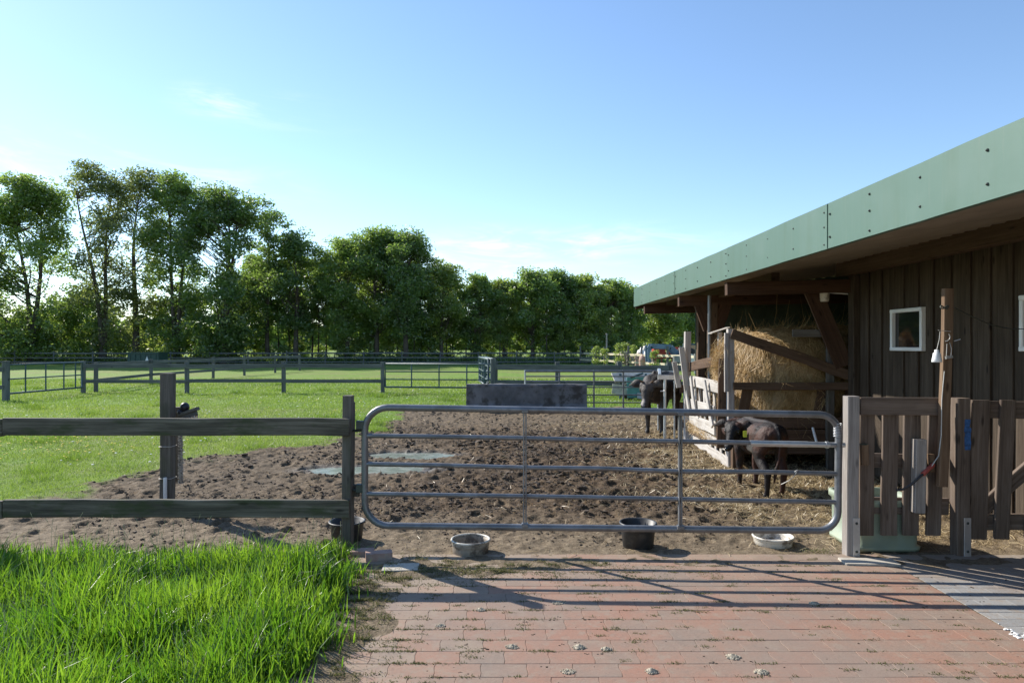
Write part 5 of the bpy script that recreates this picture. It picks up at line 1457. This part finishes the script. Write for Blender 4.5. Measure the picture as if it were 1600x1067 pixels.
# ------------------------------------------------------------------ machinery yard
def yard():
    g = MB(); g.box((0, 0, 0), (1, 1, 1))
    # loader tractor
    Y = 47.0
    R = empty('loader_tractor', (PX(1080, Y), Y, 0), 'blue grey tractor with raised front loader arms in the machinery yard', 'tractor')
    arm = [PT(1013, 566, Y), PT(1012, 545, Y), PT(1015, 541, Y), PT(1046, 542, Y), PT(1055, 552, Y), PT(1068, 566, Y)]
    for dy in (-.45, .45):
        m = MB()
        for a, b in zip(arm[:-1], arm[1:]): m.board(a + Vector((0, dy, 0)), b + Vector((0, dy, 0)), .34 if a is not arm[0] else .2, .14, (0, 0, 1) if abs((b - a).z) < abs((b - a).x) else (1, 0, 0), .02, 0)
        m.build('loader_arm', M['bluemach'], R)
    m = MB(); m.box((PX(1096, Y), Y, PZ(567, Y)), (1.7, 1.0, .75), 0, .08); m.build('bonnet', M['bluemach'], R)
    m = MB(); m.board(PT(1082, 574, Y), PT(1094, 556, Y), .5, .9, (1, 0, 0), .05); m.build('nose_panel', M['bluemach'], R)
    m = MB(); m.box((PX(1079, Y), Y + .1, PZ(549, Y)), (.75, 1.3, 1.1), 0, .05); cb = m.build('cab', M['bluegate'], R)
    m = MB(); m.box((PX(1079, Y), Y - .57, PZ(549, Y)), (.5, .02, .85), 0, .004); m.build('cab_window', M['glass'], cb)
    for px, r in ((1072, .75), (1104, .55)):
        for dy in (-.75, .75):
            m = MB(); c = Vector((PX(px, Y), Y + dy, r)); m.tube([c + Vector((0, -.18, 0)), c + Vector((0, -.12, 0)), c + Vector((0, .12, 0)), c + Vector((0, .18, 0))], [r * .9, r, r, r * .9], 22)
            wl_ = m.build('wheel', M['tyre'], R)
            m = MB(); m.tube([c + Vector((0, -.2, 0)), c + Vector((0, .2, 0))], r * .5, 14); m.build('rim', M['steel'], wl_)
    # red implements
    for px, py, w, h, Yv, lab in ((1040, 555, 2.5, 1.15, 48.3, 'red cultivator seen under the loader arm'), (1063, 552, 1.5, .9, 49, 'small red implement right of the loader arm'), (1103, 555, 1.7, 1.1, 52, 'red implement behind the tractor bonnet')):
        R = empty('red_implement', (PX(px, Yv), Yv, 0), lab, 'farm implement', 'red implements in the yard')
        z = PZ(py, Yv); m = MB(); m.box((PX(px, Yv), Yv, z), (w, .8, h * .4), 0, .05); m.box((PX(px, Yv) - w * .2, Yv, z + h * .25), (w * .35, .5, h * .5), .2, .05); m.build('body', M['redmach'], R)
        m = MB()
        for k in range(7): x = PX(px, Yv) - w / 2 + w * k / 6; m.board((x, Yv - .42, z - .05), (x + .1, Yv - .5, .05), .07, .04, (1, 0, 0), .005, 0)
        m.build('tines', M['redmach'], R)
    for k, (px, Yv, h) in enumerate(((974, 53, 1.15), (984, 53.5, .95))):
        R = empty('pallet_stack', (PX(px, Yv), Yv, 0), ('taller' if k == 0 else 'lower') + ' grey pallet stack behind the pale yard fence', 'pallets', 'pallet stacks')
        for j in range(int(h / .14)):
            m = MB()
            for q in range(4): m.board((PX(px, Yv) - .22, Yv - .4 + q * .27, .2 + j * .14), (PX(px, Yv) + .22, Yv - .4 + q * .27, .2 + j * .14), .11, .03, (0, 1, 0), .003, 0)
            for q in (-.18, .18): m.board((PX(px, Yv) + q, Yv - .45, .14 + j * .14), (PX(px, Yv) + q, Yv + .45, .14 + j * .14), .08, .07, (1, 0, 0), .003, 0)
            m.build('pallet', M['white_lumber'], R)
    rr = random.Random(2)
    spots = ((1003, 552, .42, 'white'), (1008, 548, .36, 'bowl'), (1014, 553, .40, 'white'), (1005, 561, .34, 'brick'), (1017, 564, .38, 'white'), (998, 558, .32, 'brick'))
    labs = ('white sack at the top left of the sack heap', 'cream sack topping the sack heap', 'large white sack under the loader arm tip', 'pinkish sack low in the heap', 'white sack lowest on the right of the heap', 'dusty pink sack at the left foot of the heap')
    for (px, py, r, mt), lab in zip(spots, labs):
        Yv = 50 + rr.random() * 2; m = MB(); x = PX(px, Yv); z = PZ(py, Yv)
        m.lathe([(.001, -r), (r * .8, -r * .95), (r, -.2 * r), (r * .8, .5 * r), (r * .3, .8 * r), (r * .35, 1.05 * r), (.001, r)], (x, Yv, z), 14, 1, 1, .05)
        m.lathe([(r * .9, -z), (r * .95, -r * .5)], (x, Yv, z), 10); m.build('feed_sack', M[mt], None, lab, 'sack', 'sacks heaped in the yard')
    Yv = 30.0
    R = empty('metal_bin', (PX(1057, Yv), Yv, 0), 'light grey metal bin on a stand left of the tall rack post', 'bin')
    m = MB(); m.box((PX(1057, Yv), Yv, PZ(561, Yv)), (.26, .3, .28), 0, .01); m.build('box', M['galv'], R)
    m = MB(); m.box((PX(1055, Yv), Yv - .02, PZ(571, Yv)), (.16, .2, .26), 0, .01); m.build('white_lower_box', M['white'], R)
    m = MB()
    for q in (-.1, .1): m.tube([(PX(1057, Yv) + q, Yv, 0), (PX(1057, Yv) + q, Yv, PZ(568, Yv))], .02, 6)
    m.build('stand', M['galv'], R)
    # fence of pipes beyond the rack and grey panels
    R = empty('pipe_fence', (PX(1090, 24), 24, 0), 'pale horizontal pipe fence beyond the sloping rack rail', 'fence')
    for py in (583, 592): m = MB(); m.tube([PT(1085, py, 24), PT(1135, py - 1, 24)], .035, 8); m.build('pipe', M['steel'], R)
    for px in (1097, 1118): m = MB(); m.tube([(PX(px, 24), 24, 0), (PX(px, 24), 24, PZ(578, 24))], .03, 8); m.build('post', M['steel'], R)
    R = empty('mesh_crate', (PX(1112, 40), 40, 0), 'row of grey metal crates behind the tractor bonnet', 'crate')
    for k in range(3):
        m = MB(); m.box((PX(1096 + 13 * k, 40), 40.6, .62), (.46, .5, 1.1), 0, .03); m.build('crate_panel', M['galv'], R)
    # light pole
    Yv = 52.0; R = empty('lamp_pole', (PX(948, Yv), Yv, 0), 'slender grey pole standing beside the two young trees', 'pole')
    m = MB(); m.tube([(PX(948, Yv), Yv, 0), (PX(948, Yv), Yv, PZ(523, Yv))], [.07, .05], 8); m.build('shaft', M['galv'], R)
    m = MB(); m.lathe([(.05, 0), (.08, .05), (.02, .1)], (PX(948, Yv), Yv, PZ(523, Yv)), 8); m.build('pole_cap', M['galv'], R)
    # container in front of the trees
    Yv = 57.5; R = empty('green_container', (PX(231, Yv), Yv, 0), 'dark green low container standing before the big trees', 'container')
    m = MB(); w = 48 * Yv / F; x = PX(231, Yv); z1 = PZ(552, Yv)
    m.box((x, Yv, z1 / 2 + .02), (w, 1.6, z1 - .05), 0, .03); bd = m.build('body', M['container'], R)
    m = MB(); m.box((x, Yv, z1 + .04), (w + .12, 1.75, .10), 0, .02); m.build('lid', M['container'], R)
    for k in range(6): m = MB(); m.box((x - w / 2 + w * (k + .5) / 6, Yv - .83, z1 / 2), (.07, .06, z1 - .12), 0, .01); m.build('rib', M['container'], R)
    m = MB(); xs = PX(238, Yv); m.add([(xs - .16, Yv - .87, z1 * .35), (xs + .16, Yv - .87, z1 * .35), (xs, Yv - .87, z1 * .78), (xs - .16, Yv - .86, z1 * .35), (xs + .16, Yv - .86, z1 * .35), (xs, Yv - .86, z1 * .78)],
        [(0, 1, 2), (5, 4, 3), (0, 3, 4, 1), (1, 4, 5, 2), (2, 5, 3, 0)]); m.build('triangle_sign', M['white'], R)
yard()

# ------------------------------------------------------------------ trees
def tree_data(seed, H, w, base, ncl, per, rcl, leaf, trunk_r, lean=0.0, stems=1, gap=0.0, flat=.75, low=0, droop=0.0):
    """returns trunk builder, crown vertices/faces/rnd, all about the origin"""
    r = np.random.default_rng(seed); rr = random.Random(seed)
    mb = MB()
    tips = []
    st = []
    for s in range(stems):
        a = rr.uniform(0, 6.28); sp = (0 if stems == 1 else .16) * H * .5
        pts = []
        n = 9
        px_, py_ = 0.0, 0.0
        for i in range(n + 1):
            t = i / n
            px_ = math.cos(a) * sp * t ** 1.2 + lean * t * t * H + .02 * H * math.sin(t * 5 + seed + s) * t
            py_ = math.sin(a) * sp * t ** 1.2 + .015 * H * math.sin(t * 4 + seed * 2 + s) * t
            pts.append(Vector((px_, py_, t * H * .9 - .1)))
        rad = [trunk_r * (1.25 - .25 * min(1, i / 1.2)) * (1 - .9 * (i / n) ** .9) + .012 for i in range(n + 1)]
        if stems > 1: rad = [x * .75 for x in rad]
        mb.tube(pts, rad, 8); st.append(pts)
    # lobes: the crown is a handful of unequal domes
    lobes = []
    nl = max(9, int((H - base) / w * 9))
    for k in range(nl):
        t = (k + rr.random()) / nl; zc = base + (H - base) * t
        pr = w * max(.12, math.sin(math.pi * min(.97, .16 + .80 * t)) ** .6) * rr.uniform(.75, 1.1)
        a = rr.uniform(0, 6.28); lr = w * rr.uniform(.24, .46) * (1 - .25 * t); d = max(0, pr - lr * .7) * rr.uniform(.5, 1.0)
        lobes.append((Vector((math.cos(a) * d + lean * H * t, math.sin(a) * d, min(zc, H - lr * .75))), lr))
    for dx, dz, q in ((rr.uniform(-.2, .2), .24, .26), (rr.uniform(.25, .6), .40, .26), (-rr.uniform(.25, .6), .48, .28)):
        lobes.append((Vector((lean * H * .9 + dx * w, rr.uniform(-.3, .3) * w, H - w * dz)), w * q))
    C = []
    for k in range(ncl):
        lc, lr = lobes[rr.randrange(len(lobes))]
        q = Vector((rr.gauss(0, 1), rr.gauss(0, 1), rr.gauss(0, 1) + .15)).normalized() * lr * rr.uniform(.35, 1.05) * (1.28 if rr.random() < .18 else 1)
        q.z *= flat
        p = lc + q
        if p.z < base * .6 + .2 or p.z > H: p.z = min(max(p.z, base * .75 + .2), H - rr.random() * .4)
        C.append(p)
    for k in range(int(ncl * .10)):       # leafy shoots standing out of the crown
        lc, lr = lobes[-1 - rr.randrange(min(6, len(lobes)))]
        a = rr.uniform(0, 6.28); q = lc + Vector((math.cos(a) * lr * rr.uniform(.2, 1), math.sin(a) * lr * rr.uniform(.2, 1), lr * rr.uniform(.8, 1.15)))
        q.z = min(q.z, H + .35); C.append(q)
    for k in range(low):       # leafy sprouts low on the trunk
        C.append(Vector((rr.gauss(0, w * (.22 if low < 50 else .42)), rr.gauss(0, w * .22), rr.uniform(.5, base + (1 if low < 50 else 4.5)))))
    V, Q, Rn = [], [], []
    for p in C:
        sp = st[rr.randrange(len(st))]
        hd = math.hypot(p.x - sp[4].x, p.y - sp[4].y)
        zb = max(min(base, H * .3) * .7, p.z - hd * rr.uniform(.5, 1.0) - .3); zb = min(zb, H * .84)
        f = min(.98, (zb + .1) / (H * .9)) * 9; i0 = int(f); b = sp[min(i0, 9)].lerp(sp[min(i0 + 1, 9)], f - i0)
        if rr.random() < (.36 if p.z > H * .45 else .18) and p.z > base * .8:
            r0 = .018 + .007 * hd + trunk_r * .04
            m1 = b.lerp(p, .3) + Vector((rr.gauss(0, .12), rr.gauss(0, .12), rr.uniform(-.12, .05) * hd)); m2 = b.lerp(p, .68) + Vector((rr.gauss(0, .2), rr.gauss(0, .2), rr.uniform(-.05, .12) * hd))
            mb.tube([b, m1, m2, p], [r0, r0 * .75, r0 * .45, .01], 4, False)
    C = np.array([tuple(p) for p in C]); n = len(C) * per
    ci = np.repeat(np.arange(len(C)), per)
    cr = rcl * r.uniform(.6, 1.3, len(C))
    d = r.normal(0, 1, (n, 3)); d /= np.linalg.norm(d, axis=1)[:, None]; d *= (r.random(n) ** .45)[:, None]
    P = C[ci] + d * cr[ci][:, None] * np.array([1, 1, .7])
    ax = r.normal(0, 1, (n, 3)); ax[:, 2] *= .7; ax /= np.linalg.norm(ax, axis=1)[:, None]
    o = r.normal(0, 1, (n, 3)); o = np.cross(ax, o); o /= np.linalg.norm(o, axis=1)[:, None] + 1e-9
    L = leaf * r.uniform(.6, 1.35, n)[:, None]; Wd = L * r.uniform(.34, .52, n)[:, None]
    V = np.stack([P - ax * L * .5, P + o * Wd * .5, P + ax * L * .5, P - o * Wd * .5], 1).reshape(-1, 3)
    Q = np.arange(n * 4).reshape(-1, 4)
    crn = r.random(len(C))
    rn = np.clip(.5 * crn[ci] + .5 * r.random(n), 0, 1)
    return mb, V, Q, np.repeat(rn, 4)
TREECACHE = {}
def tree(name, loc, label, mat, key, args, group=None, rz=0.0, sc=1.0, cat='tree'):
    R = empty(name, loc, label, cat, group); R.rotation_euler = (0, 0, rz); R.scale = (sc, sc, sc)
    if key in TREECACHE:
        t0, c0 = TREECACHE[key]
        for s in (t0, c0):
            o = s.copy(); COL.objects.link(o); o.parent = R
        return R
    mb, V, Q, rn = tree_data(*args[0], **args[1])
    L = Vector(loc)
    mb.v = [p + L for p in mb.v]
    t = mb.build('trunk', M['bark'], R)
    c = mesh_np('crown', V + np.array(loc), [Q], M[mat], R, {'rnd': rn})
    TREECACHE[key] = (t, c)
    return R
def Ht(pyt, Y): return PZ(pyt, Y)
big = [  # px, top py, Y, half width m, crown base, clusters, leaves/cluster, cluster radius, leaf, trunk r, extra, mat, label
    (48, 288, 62, 5.80, 1.2, 363, 93, 1.05, 0.29, .40, dict(lean=-.02, stems=2, low=85), 'leafA', 'big green tree at the left picture edge with forked trunk and open lower crown'),
    (160, 265, 63, 4.20, 5.5, 165, 59, .95, 0.28, .36, dict(lean=-.02, stems=2, low=26), 'leafB', 'tall thin crowned olive brown tree, left one of the two brownish trees'),
    (212, 272, 64, 4.00, 5.2, 165, 62, .95, 0.28, .34, dict(lean=.01, stems=1, low=26), 'leafB', 'tall olive brown tree with straight trunk, right one of the two brownish trees'),
    (276, 286, 63, 4.30, 1.8, 264, 85, .95, 0.28, .33, dict(stems=2, low=16), 'leafA', 'tall green tree just right of the brownish pair, above the container'),
    (350, 306, 62, 5.20, 2.0, 319, 85, 1.0, 0.30, .50, dict(stems=2, low=36), 'leafC', 'broad dark green tree with ivy clad trunk in the left group'),
    (418, 335, 64, 2.60, 3.5, 88, 70, .8, 0.28, .24, dict(low=6), 'leafC', 'small dark tree tucked against the right side of the broad dark tree'),
    (462, 372, 63, 3.00, 2.8, 176, 83, .85, 0.28, .26, dict(low=4), 'leafC', 'dark bushy tree in the dip between the tall left group and the middle group'),
    (542, 384, 64, 3.71, 2.8, 217, 83, .85, 0.28, .25, dict(low=4), 'leafA', 'left shoulder tree of the middle group, lightly leafed at the top'),
    (588, 364, 64, 3.84, 3.2, 246, 83, .9, 0.28, .27, dict(low=4), 'leafA', 'highest tree of the middle group'),
    (634, 372, 63, 3.84, 3.0, 246, 83, .9, 0.28, .27, dict(low=4), 'leafC', 'right shoulder tree of the middle group with dense dark crown'),
    (690, 414, 64, 3.33, 2.8, 174, 70, .8, 0.26, .20, dict(low=4), 'leafD', 'light green loose tree just right of the middle group'),
    (742, 437, 65, 3.07, 2.4, 174, 75, .75, 0.25, .19, dict(low=4), 'leafA', 'low round tree left of the long hump of trees'),
    (788, 444, 66, 2.94, 2.4, 174, 75, .75, 0.25, .19, dict(low=4), 'leafD', 'fresh green tree where the long hump of trees begins'),
    (832, 431, 66, 3.46, 2.4, 232, 80, .8, 0.26, .22, dict(low=4), 'leafA', 'left top of the long hump of trees in the middle distance'),
    (872, 430, 67, 3.46, 2.4, 232, 80, .8, 0.26, .22, dict(low=4), 'leafC', 'dark top of the long hump of trees in the middle distance'),
    (912, 438, 68, 3.33, 2.4, 217, 78, .8, 0.26, .22, dict(low=4), 'leafD', 'fresh green right half of the long hump, before the lamp pole'),
    (952, 444, 70, 3.33, 2.4, 217, 78, .8, 0.27, .22, dict(low=4), 'leafA', 'last high tree of the hump, just left of the roof tip'),
    (988, 452, 72, 3.33, 2.2, 203, 78, .8, 0.27, .22, dict(low=4), 'leafA', 'tree directly behind the tip of the green roof'),
    (1030, 470, 76, 4.10, 2.2, 217, 78, .9, 0.28, .22, dict(low=4), 'leafD', 'fresh green tree under the roof edge behind the tractor arm'),
    (1075, 476, 80, 4.22, 2.2, 217, 78, .9, 0.29, .22, dict(low=4), 'leafA', 'green tree under the roof edge behind the tall rack post'),
    (1120, 478, 84, 4.35, 2.2, 217, 78, .9, 0.30, .22, dict(low=4), 'leafD', 'fresh green tree under the roof edge next to the barn downpipe'),
    (-70, 300, 63, 5.00, 1.2, 242, 78, 1.0, 0.31, .4, dict(stems=2, low=10), 'leafA', 'green tree cut off by the left picture edge'),
]
for i, (px, pt, Y, w, b, nc, per, rc, lf, tr, ex, mt, lab) in enumerate(big):
    H = Ht(pt, Y)
    tree('broadleaf_tree', (PX(px, Y), Y, -.05), lab, mt, 'big%d' % i, ((100 + i, H, w, b, nc, per, rc, lf, tr), ex), 'trees along the pasture boundary')
# slim stems that fill the row, two ages
rs = np.random.default_rng(77)
for k in range(46):
    px = 395 + k * 13.2 + rs.normal(0, 4); Y = 66 + rs.uniform(-1.5, 6)
    top = np.interp(px, [380, 440, 520, 590, 640, 700, 760, 830, 950, 1010], [400, 408, 415, 395, 405, 440, 460, 452, 465, 480]) + rs.uniform(-4, 18)
    v = k % 5
    H0 = 8.5 + .5 * v; sc = float((PZ(top, Y)) / H0)
    tree('slim_tree', (PX(px, Y), Y, -.05), 'one of the slim stemmed trees packed in the row behind the boundary fence', ('leafA', 'leafC', 'leafD', 'leafC', 'leafA')[v], 'slim%d' % v,
         ((300 + v, H0, 1.75, 3.2, 90, 50, .62, .25, .085), dict(low=4)), 'slim trees in the boundary row', float(rs.uniform(0, 6.28)), sc)
# undergrowth bushes below the row
for k in range(44):
    px = -30 + k * 26.5 + rs.normal(0, 8); Y = 65.5 + rs.uniform(-1.5, 5)
    v = k % 4; sc = float(rs.uniform(.85, 1.6)) * (.72 if px > 380 else (1.05 if k % 3 else 1.75))
    tree('undergrowth_bush', (PX(px, Y), Y, -.05), 'one of the leafy bushes growing between the trunks of the boundary row', ('leafD', 'leafC', 'leafD', 'leafA')[v], 'bush%d' % v,
         ((400 + v, 2.6, 1.5, .25, 34, 46, .5, .24, .04), dict(flat=.9)), 'bushes under the boundary trees', float(rs.uniform(0, 6.28)), sc, 'bush')
# young staked trees by the machinery yard
for k, (px, py, Y, lab) in enumerate(((931, 542, 50, 'young leafy sapling standing left of the grey pole'), (944, 545, 50.5, 'young leafy sapling touching the grey pole on its right'),
                                      (968, 538, 52, 'young sapling left of the pallet stacks'), (978, 536, 55, 'young sapling rising behind the pallet stacks'), (990, 540, 54, 'young sapling between pallets and sack heap'),
                                      (1022, 548, 44, 'young sapling in front of the loader arms'))):
    tree('sapling', (PX(px, Y), Y, -.02), lab, 'leafD', 'sap%d' % (k % 2), ((500 + k % 2, 1.9, .62, .5, 22, 34, .26, .15, .03), dict(flat=1.1)), 'young trees by the yard fence', k * 1.1, float(PZ(py, Y) / 1.9))
# wood on the far side of the field beyond
def far_wood():
    r = np.random.default_rng(9); n = 30000
    x = r.uniform(-300, 240, n); tp = 7 + 6 * fbm(x * .03, x * 0 + 3, 4, 141) + 2 * (fbm(x * .2, x * 0, 2, 143) - .5)
    z = r.random(n) ** 1.1 * tp; y = 255 + r.uniform(-6, 6, n)
    P = np.stack([x, y, z], 1); ax = r.normal(0, 1, (n, 3)); ax /= np.linalg.norm(ax, axis=1)[:, None]
    o = np.cross(ax, r.normal(0, 1, (n, 3))); o /= np.linalg.norm(o, axis=1)[:, None]
    L = r.uniform(1.6, 3.4, n)[:, None]
    V = np.stack([P - ax * L * .5, P + o * L * .3, P + ax * L * .5, P - o * L * .3], 1).reshape(-1, 3)
    ob = mesh_np('far_woods', V, [np.arange(n * 4).reshape(-1, 4)], M['leafA'], None, {'rnd': np.repeat(r.random(n), 4)})
    setp(ob, 'distant wood across the field, glimpsed between the trunks', 'woods', None, 'stuff')
far_wood()
# ivy on the two thickest trunks is part of the low leaf clusters; brush and nettles at the fence foot
def fence_weeds():
    n = 16000
    x = rng.uniform(-52, 14, n); y = 62 + rng.uniform(-.4, 3.2, n)
    h = rng.uniform(.3, 1.0, n) * (.4 + fbm(x * .5, y * .5, 3, 151))
    o = blades(x, y, np.zeros(n), h, rng.uniform(.05, .12, n), rng.uniform(0, 6.3, n), rng.uniform(.1, .5, n), rng.uniform(0, .5, n), 2)
    ob = mesh_np('fence_undergrowth', o[0], o[1], M['leafC'], None, {'rnd': o[2]})
    setp(ob, 'dark nettles and brush along the foot of the trees', 'undergrowth', None, 'stuff')
fence_weeds()
for _o in list(SC.objects):
    if _o.type == 'MESH' and _o.name.startswith(('crown',)): pass
